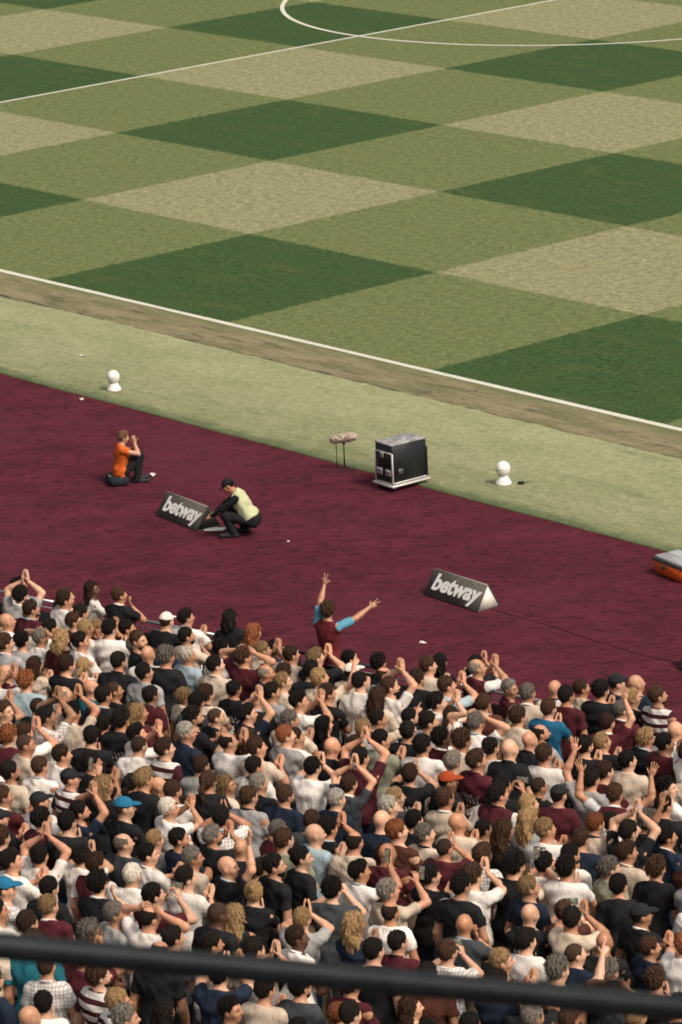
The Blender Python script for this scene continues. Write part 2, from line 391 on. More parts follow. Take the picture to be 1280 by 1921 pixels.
ARM = {  # wrist, elbow direction, hand direction, thumb direction, curl, raise of the shoulder
    'down': ((.27, .05, .885), (.35, -1, 0), (-.08, .15, -1), (-.25, 1, .1), 'relax', 0),
    'down2': ((.235, .13, .93), (.5, -1, 0), (-.15, .35, -1), (-.5, .8, .2), 'relax', 0),
    'front': ((.11, .25, 1.06), (.8, -.5, -.5), (-.85, .35, -.1), (0, .2, 1), 'relax', 0),
    'cross': ((-.03, .215, 1.20), (.9, .1, -.6), (-.95, .05, .1), (0, .1, 1), 'relax', 0),
    'clap': ((.040, .34, 1.30), (.8, -.3, -.7), (-.10, .50, .85), (0, -.85, .5), 'flat', 0),
    'claphi': ((.040, .29, 1.58), (.85, .0, -.6), (-.10, .22, .97), (0, -.97, .22), 'flat', .015),
    'claptop': ((.045, .18, 1.80), (.95, .1, -.3), (-.15, .12, .98), (0, -.98, .12), 'flat', .03),
    'phone': ((.075, .30, 1.50), (.75, -.1, -.7), (-.30, .22, .92), (-.3, -.9, .2), 'hold', 0),
    'phonehi': ((.14, .30, 1.66), (.8, .1, -.6), (-.15, .2, .95), (-.5, -.85, .2), 'hold', .01),
    'up': ((.21, .12, 1.92), (.8, .2, -.2), (.02, .12, 1), (-1, .1, 0), 'open', .035),
    'vee': ((.40, .12, 1.84), (.7, -.1, -.5), (.3, .1, .95), (-.95, .1, .3), 'open', .03),
    'point': ((.26, .40, 1.70), (.6, -.1, -.7), (.05, .75, .65), (-.8, -.2, .4), 'point', .01),
    'chin': ((.075, .20, 1.42), (.7, .1, -.7), (-.35, -.25, .9), (-.6, .3, .3), 'relax', 0),
    'head': ((.145, .03, 1.70), (1, .2, .0), (-.8, -.15, .5), (-.3, -.3, -.9), 'relax', .02),
    # the supporter at the barrier and the two stewards
    'fan_r': ((.44, .47, 1.63), (.2, -.4, -1), (.62, .62, .40), (-.4, .1, .9), 'vee', .02),
    'fan_l': ((.185, .25, 1.93), (0, -1, .3), (.0, .10, 1), (-1, .1, 0), 'vee', .035),
}
POSES = {'0': ('down', 'down'), '0b': ('down2', 'down'), '0f': ('front', 'front'), '0x': ('cross', 'cross'), '1': ('clap', 'clap'), '2': ('claphi', 'claphi'), '2t': ('claptop', 'claptop'), '3': ('phone', 'phone'),
         '4': ('phonehi', 'down'), '5': ('up', 'down'), '6': ('down', 'up'), '7': ('vee', 'vee'), '8': ('point', 'down'), '9': ('chin', 'cross'), 'h': ('head', 'head'), 'F': ('fan_r', 'fan_l')}
BUILD = {'slim': (.90, .92, .88, .93), 'avg': (1, 1, 1, 1), 'wide': (1.10, 1.18, 1.36, 1.08)}   # torso x, torso y, belly y, limbs
PIV = np.array([0, -.005, 1.50])
def head_prims(Rh, T=lambda p: np.asarray(p, float), Rt=np.eye(3)):
    def h(p): return T(PIV+Rh @ (np.array(p, float)-PIV))
    RR = Rt @ Rh
    e = lambda c, r: E(h(c), r, RR)
    pos = [(e((0, -.012, 1.662), (.076, .098, .092)), .03), (e((0, .018, 1.60), (.062, .080, .085)), .04), (e((0, .045, 1.555), (.040, .042, .034)), .03),
           (e((0, .072, 1.655), (.058, .026, .022)), .02), (e((0, .080, 1.585), (.026, .018, .016)), .02),
           (Cn(h((0, .092, 1.648)), h((0, .116, 1.612)), .009, .0135), .015)]
    for s in (-1, 1):
        pos += [(e((s*.077, -.004, 1.625), (.012, .022, .033)), .012), (e((s*.045, .062, 1.61), (.024, .026, .026)), .03)]
    return pos, h
def skeleton(pose='0', headrot=(0, 0), build='avg', spec=None):
    """returns joint data in the person's frame (feet at z = 0, facing +Y)"""
    bx, by, bb, lb = BUILD[build]; k = dict(bx=bx, by=by, bb=bb, lb=lb)
    k['Rh'] = rotm('z', -R(headrot[0])) @ rotm('x', R(headrot[1]))
    k['T'] = lambda p: np.asarray(p, float); k['Rt'] = np.eye(3)
    if spec:   # torso tilted about the pelvis
        Rt = rotm('x', -R(spec['lean'])); pel = np.array(spec['pelvis'], float); base = np.array([0, 0, .95])
        k['Rt'] = Rt; k['T'] = lambda p: pel+Rt @ (np.asarray(p, float)-base)
    arms = []
    for side, s in (('R', 1), ('L', -1)):
        A = spec['arms'][side] if spec else ARM[POSES[pose][0 if s > 0 else 1]]
        Wp, pole, d, th, cu, up = A; mx = np.array([s, 1, 1])
        S = k['T']((s*.183*bx, -.012, 1.405+up))
        El, W = ik(S, np.array(Wp)*mx, np.array(pole)*mx)
        arms.append((S, El, W, np.array(d)*mx, np.array(th)*mx, cu, s > 0))
    k['arms'] = arms
    legs = []
    for s in (1, -1):
        H = k['T']((s*.088, 0, .90))
        if spec:
            A = spec['legs']['R' if s > 0 else 'L']; Kn, An, toe = [np.array(q, float)*np.array([s, 1, 1]) for q in A]
        else: Kn, An, toe = np.array([s*.105, .02, .49]), np.array([s*.12, -.03, .085]), np.array([s*.15, .13, .035])
        legs.append((H, Kn, An, toe))
    k['legs'] = legs
    return k
def torso_prims(k):
    T, Rt, bx, by, bb = k['T'], k['Rt'], k['bx'], k['by'], k['bb']
    e = lambda c, r: E(T(c), r, Rt)
    p = [(e((0, 0, 1.27), (.163*bx, .110*by, .185)), .06), (e((0, -.032, 1.335), (.148*bx, .082*by, .125)), .06), (Cn(T((-.135*bx, -.012, 1.402)), T((.135*bx, -.012, 1.402)), .060, .060), .05),
         (e((0, .02*(bb-1)*2, 1.07), (.146*bx, .102*bb, .165)), .07), (e((0, -.012, .935), (.163*bx, .116*by, .125)), .06)]
    for s in (-1, 1): p.append((Cn(T((s*.105*bx, -.02, 1.425)), T((s*.02, -.022, 1.485)), .042, .050), .05))
    return p
def arm_prims(a, lb, infl=0):
    S, El, W = a[:3]; mid = El+(W-El)*.3
    return [(Cn(S, El, .057*lb, .043*lb), .045), (Cn(El, mid, .043*lb, .045*lb), .03), (Cn(mid, W, .045*lb, .0265*lb), .02)]
def leg_prims(g, lb):
    H, Kn, An, toe = g; c = Kn+(An-Kn)*.3
    return [(Cn(H, Kn, .088*lb, .058*lb), .05), (Cn(Kn, c, .056*lb, .058*lb), .03), (Cn(c, An, .058*lb, .038*lb), .03), (Cn(An+(0, -.02, -.04), toe, .042, .030), .03)]
def bounds(prims, pad=.07):
    lo = np.min([pbox(p)[0] for p, _ in prims], 0)-pad; hi = np.max([pbox(p)[1] for p, _ in prims], 0)+pad; return lo, hi
def fine_axes(prims, k, fine=.011, mid=.021, legs=.038, spec=False):
    lo, hi = bounds(prims); hc = k['T']((0, 0.01, 1.62))
    if spec: return [axis(lo[i], hi[i], [(hc[i]-.13, hc[i]+.13, fine), .018]) for i in range(3)]
    return [axis(lo[0], hi[0], [(-.115, .115, .0125), mid]), axis(lo[1], hi[1], [(-.13, .145, .012), mid]), axis(lo[2], hi[2], [(-1, .86, legs), (.86, 1.46, mid), (1.46, 1.77, fine), mid])]
def body_mesh(k, spec=False):
    hp, h = head_prims(k['Rh'], k['T'], k['Rt']); T = k['T']
    pr = torso_prims(k)+[(Cn(T((0, -.025, 1.43)), h((0, -.004, 1.575)), .058*k['lb'], .053*k['lb']), .03)]+hp
    for g in k['legs']: pr += leg_prims(g, k['lb'])
    apr = [q for a in k['arms'] for q in arm_prims(a, k['lb'])]
    ax = fine_axes(pr+apr, k, spec=spec)
    F = field(pr, ax)
    for s in (-1, 1):     # eye sockets
        c = h((s*.031, .098, 1.637)); sl = []
        P = None
        idx = [slice(max(0, np.searchsorted(ax[i], c[i]-.03)), np.searchsorted(ax[i], c[i]+.03)) for i in range(3)]
        P = np.stack(np.meshgrid(*[ax[i][idx[i]] for i in range(3)], indexing='ij'), -1)
        if P.size: F[tuple(idx)] = -smin(-F[tuple(idx)], np.linalg.norm(P-c, axis=-1)-.017, .012)
    F = field(apr, ax, 0, F)
    V, Q = nets(F, ax)
    loc = ((V-h(PIV)) @ (k['Rt'] @ k['Rh']))+PIV       # back into the head frame
    eye = np.max([np.clip(1.5-np.linalg.norm((loc-np.array((s*.031, .088, 1.637)))/np.array((.013, .03, .009)), axis=1), 0, 1) for s in (-1, 1)], 0)
    brow = np.max([np.clip(1.6-np.linalg.norm((loc-np.array((s*.033, .095, 1.662)))/np.array((.020, .03, .006)), axis=1), 0, 1) for s in (-1, 1)], 0)
    lip = np.clip(1.6-np.linalg.norm((loc-np.array((0, .098, 1.586)))/np.array((.022, .03, .007)), axis=1), 0, 1)
    mb = MB(); mb.add(V, Q)
    n0 = len(V)
    for a in k['arms']: hand(mb, a[2], a[3], a[4], a[6], a[5])
    z = np.zeros(mb.n-n0)
    me = mesh_from('body', np.concatenate(mb.V), [np.concatenate(mb.Q), np.concatenate(mb.T)], True, {'eye': np.r_[eye, z], 'brow': np.r_[brow, z], 'lip': np.r_[lip, z]})
    return me, h
def folds(P, seed, amp):
    g = np.random.default_rng(seed); d = 0
    for i in range(6):
        v = norm(g.normal(0, 1, 3))*g.uniform(20, 62); d = d+np.sin(P @ v+g.uniform(0, 6)+1.7*np.sin(P @ (v[[1, 2, 0]]*.31)))
    return d*amp/3
def shirt_mesh(k, seed=0, sleeve=.60, longs=False, hem=.86, infl=.018, amp=.009, bib=False, vcut=False):
    tp = torso_prims(k); T, Rt = k['T'], k['Rt']
    tp = tp+[(E(T((0, -.01, .96)), (.172*k['bx'], .128*max(k['by'], (k['bb']+1)/2), .16), Rt), .06)]
    sl = []
    for a in k['arms']:
        S, El, W = a[:3]
        if longs: sl.append(((Cn(S, El, .068, .056), W-norm(W-El)*.015, norm(W-El), Cn(El, W, .054, .040))))
        elif sleeve > 0: sl.append((Cn(S, S+(El-S)*(sleeve+.25), .064*k['lb'], .070*k['lb']), S+(El-S)*sleeve, norm(El-S), None))
    lo, hi = bounds(tp+[(s[0], 0) for s in sl]+[(s[3], 0) for s in sl if s[3]], .07)
    ax = [axis(lo[i], hi[i], [.0165]) for i in range(3)]
    F = field(tp, ax, infl)
    P = np.stack(np.meshgrid(*ax, indexing='ij'), -1)
    loc = (P-T((0, 0, .95))) @ Rt+np.array([0, 0, .95])
    F = np.maximum(F, loc[..., 2]+.42*loc[..., 1]-1.487)     # neckline
    if vcut: F = np.maximum(F, -(np.abs(loc[..., 0])*1.0+(1.30-loc[..., 2])*.35+.0-.0)) if False else F
    if sleeve == 0 and not longs:                             # arm holes
        for a in k['arms']:
            d = sd(Cn(a[0], a[0]+(a[1]-a[0])*.9, .062, .05), P); F = np.maximum(F, -d)
    Ft = F.copy()
    for cn, cut, dr, fore in sl:
        d = sd(cn, P)
        if fore is not None: d = smin(d, sd(fore, P), .03)
        d = np.maximum(d, (P-cut) @ dr) if fore is None else np.where(sd(fore, P) < sd(cn, P)+.02, np.maximum(d, (P-cut) @ dr), d)
        F = smin(F, d, .035)
    F = F+folds(P, seed, amp)
    F = np.maximum(F, hem-loc[..., 2]+.01*np.sin(loc[..., 0]*25))
    V, Q = nets(F, ax)
    # is a vertex on a sleeve?
    if sl:
        dt = np.min([sd(p, V) for p, _ in tp], 0)-infl; da = np.min([sd(s[0], V) if s[3] is None else np.minimum(sd(s[0], V), sd(s[3], V)) for s in sl], 0)
        sv = np.clip((dt-da)/.02+.2, 0, 1)
    else: sv = np.zeros(len(V))
    return mesh_from('shirt', V, [Q], True, {'sleeve': sv})
def trousers_mesh(k, seed=3, spec=False):
    T, Rt = k['T'], k['Rt']
    pr = [(E(T((0, -.012, .935)), (.163*k['bx'], .116*max(k['by'], .5+k['bb']/2), .125), Rt), .05), (E(T((0, 0, 1.0)), (.15*k['bx'], .105*k['bb'], .09), Rt), .05)]
    lp = []
    for H, Kn, An, toe in k['legs']: lp += [(Cn(H, Kn, .088, .062), .05), (Cn(Kn, An, .062, .056), .03)]
    lo, hi = bounds(pr+lp); st = .018 if spec else .024
    ax = [axis(lo[i], hi[i], [st]) for i in range(3)]; F = field(pr, ax, .016)
    P = np.stack(np.meshgrid(*ax, indexing='ij'), -1); loc = (P-T((0, 0, .95))) @ Rt+np.array([0, 0, .95])
    F = np.maximum(F, loc[..., 2]-1.0); F = field(lp, ax, .016, F)+folds(P, seed, .005)
    F = np.maximum(F, .055-P[..., 2])
    V, Q = nets(F, ax); return mesh_from('trousers', V, [Q], True)
def shoe_mesh(An, toe):
    f = norm((toe-An)*np.array([1, 1, 0])); heel = An+f*-.045
    pr = [(Cn((*heel[:2], .042), (*(toe+f*.05)[:2], .034), .042, .034), .03), (Cn((*An[:2], .05), (*An[:2], .10), .045, .042), .04)]
    lo, hi = bounds(pr, .04); ax = [axis(lo[i], hi[i], [.016]) for i in range(3)]; F = field(pr, ax, .008)
    P = np.stack(np.meshgrid(*ax, indexing='ij'), -1); F = np.maximum(F, .004-P[..., 2]); V, Q = nets(F, ax)
    return mesh_from('shoe', V, [Q], True)

# ---------------------------------------------------------------- hair and hats, in the head frame with the neck pivot as origin
def hair_mesh(style, seed):
    g = np.random.default_rng(seed); lo, hi = np.array([-.15, -.22, 1.24]), np.array([.15, .24, 1.83])
    if style in ('short', 'buzz', 'ring', 'messy', 'bun', 'quiff'): lo[2] = 1.50
    if style in ('cap', 'bucket'): lo[2] = 1.50
    ax = [axis(lo[i], hi[i], [.0095]) for i in range(3)]; P = np.stack(np.meshgrid(*ax, indexing='ij'), -1); x, y, z = P[..., 0], P[..., 1], P[..., 2]
    sk = sd(E((0, -.012, 1.662), (.076, .098, .092)), P); sk = smin(sk, sd(E((0, .018, 1.60), (.062, .080, .085)), P), .04)
    line = np.interp(y, [-.13, -.08, -.045, -.01, .022, .05, .082, .12], [1.528, 1.532, 1.565, 1.598, 1.61, 1.672, 1.722, 1.76])+.008*np.sin(x*60+g.uniform(0, 6))
    th = {'short': .013, 'buzz': .005, 'ring': .008, 'messy': .022, 'quiff': .018, 'long': .020, 'tail': .014, 'bun': .014, 'bob': .022, 'cap': .016, 'bucket': .018}[style]
    top = np.clip((z-1.66)/.08, 0, 1)
    if style in ('cap', 'bucket'):
        F = sk-th
        if style == 'cap':
            F = np.maximum(F, 1.672-.10*(y+.02)-z)
            br = sd(E((0, .105, 1.684), (.072, .088, .0105), rotm('x', -.13)), P); F = np.minimum(F, np.maximum(br, .05-y))
            F = np.minimum(F, sd(E((0, -.012, 1.77), (.011, .011, .008)), P))
        else:
            F = np.maximum(F, 1.655-z); rim = sd(E((0, 0, 1.658), (.125, .145, .013)), P); F = np.minimum(F, rim)
        V, Q = nets(F, ax); return mesh_from('hat', V-PIV, [Q], True)
    tp = np.clip((z-line)/(.085 if style in ('short', 'buzz', 'ring', 'quiff', 'messy') else .04), .10, 1)
    F = sk-th*tp-(.010*top if style in ('short', 'messy') else 0)
    if style == 'quiff': F = F-.020*top*np.clip((y+.02)/.08, 0, 1)
    # locks
    ang = np.arctan2(x, y+.012); amp = {'buzz': .0008, 'ring': .0012, 'messy': .0055, 'short': .0025}.get(style, .003)
    lk = 0
    for i in range(4): lk = lk+np.sin(ang*g.integers(5, 17)+z*g.uniform(-60, 60)+g.uniform(0, 6))
    F = F-tp*(amp*lk*.5+amp*np.sin(P @ (norm(g.normal(0, 1, 3))*170)+2*np.sin(z*60)))
    F = np.maximum(F, (line-z)*.8)
    if style == 'ring':
        F = np.maximum(F, .078-np.linalg.norm((P-np.array([0, .02, 1.765]))*np.array([1, .72, 1]), axis=-1)); F = np.maximum(F, y-.035)
    if style in ('long', 'tail', 'bob'):
        if style == 'tail': t = sd(Cn((0, -.11, 1.66), (0, -.135, 1.56), .028, .032), P); t = smin(t, sd(Cn((0, -.135, 1.56), (0, -.115, 1.38), .032, .012), P), .03)
        else:
            zb = 1.33 if style == 'long' else 1.47
            t = sd(E((0, -.062, 1.58), (.092, .062, .14)), P); t = smin(t, sd(E((0, -.085, (1.56+zb)/2), (.100, .040, (1.62-zb)/1.6)), P), .05)
            for s in (-1, 1): t = smin(t, sd(Cn((s*.082, -.01, 1.65), (s*.098, -.03, zb+.06), .024, .020), P), .04)
            nk = sd(Cn((0, -.025, 1.40), (0, -.004, 1.575), .055, .050), P); t = np.maximum(t, -nk)
        F = smin(F, t-.006*np.sin(x*150+3*np.sin(z*25)+g.uniform(0, 6))-.004*np.sin(x*75+z*30), .02)
        F = np.maximum(F, y-.055-np.clip(z-1.70, 0, .1)*1.2)
    if style in ('short', 'messy', 'quiff', 'buzz', 'ring', 'tail', 'bun'):
        for s in (-1, 1): F = np.maximum(F, -(sd(E((s*.080, .002, 1.622), (.020, .020, .034)), P)))
    if style == 'bun': F = smin(F, np.linalg.norm(P-np.array([0, -.105, 1.71]), axis=-1)-.038-.003*np.sin(ang*12+z*90), .015)
    V, Q = nets(F, ax)
    # loose locks standing off the surface break up the outline
    n0 = np.zeros_like(V); fn = np.cross(V[Q[:, 2]]-V[Q[:, 0]], V[Q[:, 3]]-V[Q[:, 1]])
    for j in range(4): np.add.at(n0, Q[:, j], fn)
    n0 /= np.linalg.norm(n0, axis=1)[:, None]+1e-9
    cr = np.array([0, -.05, 1.765]); flow = V-cr; flow[:, 2] *= .6; flow[:, 2] -= .03
    ln, up_, cnt = {'short': (.020, .34, 620), 'messy': (.032, .55, 700), 'quiff': (.026, .42, 640), 'long': (.050, .16, 900), 'bob': (.042, .18, 800), 'tail': (.030, .16, 620), 'bun': (.026, .2, 560), 'ring': (.012, .25, 320), 'buzz': (.006, .4, 300)}[style]
    ii = g.integers(0, len(V), cnt); LV, LT, sh = [], [], [np.full(len(V), .5)]
    for q, i in enumerate(ii):
        nv = n0[i]; d = flow[i]+g.normal(0, .035, 3); d = d-nv*(d @ nv); d = norm(d+1e-9)
        side = np.cross(d, nv); L = ln*g.uniform(.6, 1.35); wd = .0042*g.uniform(.7, 1.5)*(1.2 if style in ('long', 'bob') else 1)
        p = V[i]-nv*.003-d*.004; tip = p+d*L*(1-up_*.3)+nv*(L*up_*g.uniform(.3, 1)+.003); md_ = p+d*L*.5+nv*(.004+L*.12)
        b0 = len(V)+len(LV); LV += [p-side*wd, p+side*wd, md_+side*wd*.8+nv*.002, md_-side*wd*.8+nv*.002, tip]
        LT += [(b0, b0+1, b0+2), (b0, b0+2, b0+3), (b0+3, b0+2, b0+4)]; sh.append(np.full(5, g.uniform(0, 1)))
    return mesh_from('hair', np.r_[V, np.array(LV)]-PIV, [Q, np.array(LT)], True, {'lock': np.concatenate(sh)})
def beard_mesh():
    ax = [axis(-.1, .1, [.0095]), axis(-.02, .13, [.0095]), axis(1.49, 1.64, [.0095])]; P = np.stack(np.meshgrid(*ax, indexing='ij'), -1); x, y, z = P[..., 0], P[..., 1], P[..., 2]
    F = smin(sd(E((0, .018, 1.60), (.062, .080, .085)), P), sd(E((0, .045, 1.555), (.040, .042, .034)), P), .03)-.007*np.clip((1.60-z)/.03, .2, 1)
    F = np.maximum(F, z-1.600-.35*np.clip(.06-y, 0, .1)-.02*np.exp(-(x/.02)**2)); F = np.maximum(F, .015-y)
    F = np.maximum(F, .013-np.linalg.norm((P-np.array([0, .105, 1.584]))*np.array([.55, .4, 1]), axis=-1))
    V, Q = nets(F, ax); return mesh_from('beard', V-PIV, [Q], True)

# ---------------------------------------------------------------- people materials
def mat_skin(name, c):
    b = NB(name); v = b.coord(); f = b.noise(v, 9, 4); q = b.n('ShaderNodeObjectInfo').outputs['Random']
    k = b.mix(b.ramp(f, .3, .7), tuple(x*.88 for x in c), (min(1, c[0]*1.08), c[1]*.98, c[2]*.94))
    k = b.mix(1.0, k, b.gray(b.ramp(q, 0, 1, .82, 1.08)), 'MULTIPLY')
    k = b.mix(b.math('MULTIPLY', b.attr('lip'), .55), k, (c[0]*.75, c[1]*.42, c[2]*.42))
    k = b.mix(b.math('MULTIPLY', b.attr('brow'), .75), k, (.05, .028, .018))
    k = b.mix(b.math('MULTIPLY', b.attr('eye'), .9), k, (.03, .022, .018))
    b.color(k); b.rough(.45); b.b.inputs['Specular IOR Level'].default_value = .42
    b.bump(b.noise(v, 120, 3), .12, .004); return b.m
SKIN = [mat_skin('skin_%d' % i, c) for i, c in enumerate([(.55, .305, .19), (.49, .26, .155), (.60, .355, .235), (.44, .215, .12), (.54, .275, .17)])]
SKIN_DARK = mat_skin('skin_deep', (.11, .052, .03)); SKIN_MID = mat_skin('skin_olive', (.33, .175, .10))
def mat_hair(name, c, r=.72):
    b = NB(name); v = b.coord(); s = b.noise(b.mapping(v, (9, 9, 1.4)), 22, 4, .65, .5); q = b.n('ShaderNodeObjectInfo').outputs['Random']
    k = b.mix(b.ramp(s, .32, .70), tuple(x*.45 for x in c), tuple(min(1, x*1.5) for x in c))
    k = b.mix(1.0, k, b.gray(b.math('MULTIPLY', b.ramp(q, 0, 1, .6, 1.25), b.ramp(b.attr('lock'), 0, 1, .55, 1.7))), 'MULTIPLY')
    b.color(k); b.rough(r); b.b.inputs['Specular IOR Level'].default_value = .16; b.bump(s, .8, .016); return b.m
HAIRC = {'K': (.010, .0068, .0052), 'B': (.045, .022, .012), 'Y': (.27, .165, .075), 'G': (.16, .135, .11), 'W': (.52, .46, .38), 'R': (.20, .065, .025), 'S': (.050, .028, .018), 'T': (.022, .013, .009), 'U': (.20, .16, .125)}
HAIRM = {k: mat_hair('hair_'+k, c) for k, c in HAIRC.items()}
HATC = {'K': (.012, .012, .014), 'W': (.66, .60, .53), 'R': (.30, .045, .012), 'B': (.012, .12, .22), 'N': (.012, .018, .035)}
HATM = {k: plain('hat_cloth_'+k, c, .85, noise=.2, scale=60) for k, c in HATC.items()}
def mat_cloth(name, c, c2=None, kind=None):
    b = NB(name); v = b.coord(); f = b.noise(v, 7, 4); q = b.n('ShaderNodeObjectInfo').outputs['Random']; x, y, z = b.sep(v)
    k = b.mix(b.ramp(f, .3, .7), tuple(x_*.95 for x_ in c), tuple(min(1, x_*1.06) for x_ in c))
    k = b.mix(1.0, k, b.gray(b.ramp(q, 0, 1, .80, 1.04)), 'MULTIPLY')
    if c2: k = b.mix(b.ramp(b.attr('sleeve'), .35, .65), k, c2)
    if kind == 'print':      # worn-out lettering too small to read, across the shoulders
        cell = b.math('GREATER_THAN', b.math('FRACT', b.math('MULTIPLY', b.math('ADD', x, b.math('MULTIPLY', z, .25)), 22)), .45)
        inz = b.math('MULTIPLY', b.math('GREATER_THAN', z, 1.19), b.math('LESS_THAN', z, 1.29)); inx = b.math('LESS_THAN', b.math('ABSOLUTE', x), .12)
        wear = b.math('GREATER_THAN', b.noise(b.mapping(v, (1, .1, 1)), 38, 2), .44)
        num = b.math('MULTIPLY', b.math('MULTIPLY', b.math('GREATER_THAN', z, 1.0), b.math('LESS_THAN', z, 1.16)), b.math('MULTIPLY', b.math('LESS_THAN', b.math('ABSOLUTE', x), .065), b.math('GREATER_THAN', b.noise(b.mapping(v, (1, .1, .7)), 24, 1), .52)))
        m = b.math('MULTIPLY', b.math('MAXIMUM', b.math('MULTIPLY', b.math('MULTIPLY', cell, wear), b.math('MULTIPLY', inz, inx)), num), b.math('LESS_THAN', y, -.02)); k = b.mix(m, k, c2 or (.6, .55, .5))
    if kind == 'stripes':    # contrast piping over the shoulders and down the sides
        d = b.math('ABSOLUTE', b.math('SUBTRACT', b.math('ABSOLUTE', y), .012)); up = b.math('GREATER_THAN', z, 1.36)
        m = b.math('MULTIPLY', b.math('LESS_THAN', d, .013), b.math('MAXIMUM', up, b.math('LESS_THAN', z, 1.15))); k = b.mix(m, k, (.62, .57, .52))
    if kind == 'check':
        g1 = b.math('LESS_THAN', b.math('FRACT', b.math('MULTIPLY', x, 28)), .3); g2 = b.math('LESS_THAN', b.math('FRACT', b.math('MULTIPLY', z, 28)), .3)
        k = b.mix(b.math('MULTIPLY', b.math('MAXIMUM', g1, g2), .55), k, (.16, .15, .17))
    if kind == 'hoops':
        k = b.mix(b.math('GREATER_THAN', b.math('FRACT', b.math('MULTIPLY', z, 9)), .55), k, c2)
    b.color(k); b.rough(.85); b.b.inputs['Specular IOR Level'].default_value = .15
    wv = b.noise(b.mapping(v, (1.6, 1.6, .8)), 11, 4, .6, 1.2); b.bump(b.math('ADD', wv, b.math('MULTIPLY', b.noise(v, 160, 2), .08)), .55, .035); return b.m
TOPC = {'w': (.80, .735, .675), 'c': (.62, .50, .385), 'e': (.33, .315, .305), 'k': (.013, .0135, .015), 'n': (.014, .022, .040), 'm': (.075, .014, .020), 't': (.014, .115, .145), 'b': (.018, .13, .24),
        'l': (.34, .43, .47), 'o': (.27, .27, .19), 'd': (.048, .052, .058), 'r': (.085, .030, .020)}
TOPM = {k: mat_cloth('cloth_'+k, c) for k, c in TOPC.items()}
TOPM['M'] = mat_cloth('cloth_claret_white', TOPC['m'], (.62, .58, .54)); TOPM['V'] = mat_cloth('cloth_claret_grey', TOPC['m'], (.50, .50, .50))
TOPM['F'] = mat_cloth('cloth_claret_sky', (.13, .018, .022), (.10, .29, .40)); TOPM['j'] = mat_cloth('cloth_check', TOPC['w'], None, 'check'); TOPM['x'] = TOPM['k']
TOPM['wP'] = mat_cloth('cloth_white_print', TOPC['w'], None, 'print'); TOPM['mP'] = mat_cloth('cloth_claret_print', TOPC['m'], None, 'print')
TOPM['kP'] = mat_cloth('cloth_black_print', TOPC['k'], None, 'print'); TOPM['kS'] = mat_cloth('cloth_black_piped', TOPC['k'], None, 'stripes'); TOPM['wV'] = mat_cloth('cloth_white_hoops', TOPC['w'], (.05, .012, .016), 'hoops')
TROU = [mat_cloth('trouser_%d' % i, c) for i, c in enumerate([(.016, .017, .02), (.03, .042, .075), (.045, .042, .04), (.16, .125, .085)])]
SHOE = [plain('shoe_%d' % i, c, .6) for i, c in enumerate([(.55, .52, .48), (.02, .02, .02), (.12, .07, .04)])]

# ---------------------------------------------------------------- the lower stand
TH = R(11.5); SO = np.array([43.3, -14.48]); SA = np.array([math.cos(TH), math.sin(TH)]); SN = np.array([-math.sin(TH), math.cos(TH)])
ROW, RISE = .76, .0988
def rown(k): return -.62-ROW*k
def floorz(k): return .02+RISE*k
def stand(s, n, z=0.0): p = SO+SA*s+SN*n; return np.array([p[0], p[1], z])
conc = plain('terrace_concrete', (.10, .098, .094), .9, noise=.25, scale=4)
sb = MB()
for k in range(0, 26):
    n1, n0 = rown(k)+ROW/2+(.18 if k == 0 else 0), rown(k)-ROW/2; z1, z0 = floorz(k), (-.05 if k == 0 else floorz(k-1))
    P = [stand(s, n, z) for s in (-14, 24) for n, z in ((n1, z0), (n1, z1), (n0, z1))]
    sb.add(P, [(0, 3, 4, 1), (1, 4, 5, 2)])
structure(sb.build('terrace_steps', conc))

# front barrier: posts, rails and dark infill panels
bar = empty('front_barrier', tuple(stand(0, 0)), TH)
dkm, alu, blk = plain('black_steel', (.014, .015, .016), .45), plain('brushed_aluminium', (.42, .42, .41), .38, .8), plain('black_panel', (.012, .012, .013), .6)
PS = 1.5
pm = MB().box((0, 0, .5), (.022, .022, .5), .006).mesh('post'); pn = MB().box((PS/2, .0, .47), (PS/2-.04, .010, .37), .004).mesh('infill_panel'); tr = MB().tube([(.002, 0, 1.015), (PS-.002, 0, 1.015)], .024, 10).mesh('top_rail', True); tr2 = MB().tube([(.03, .03, .90), (PS-.03, .03, .90)], .011, 8).mesh('lower_rail', True)
for i in range(-8, 13):
    link('post', pm, dkm, bar, (i*PS, 0, 0)); link('infill_panel', pn, blk, bar, (i*PS, 0, 0)); link('top_rail', tr, alu if i % 3 else dkm, bar, (i*PS, 0, 0)); link('lower_rail', tr2, alu, bar, (i*PS, 0, 0))
tag(bar, 'low black panelled barrier with metal top rail between crowd and claret carpet', 'barrier')

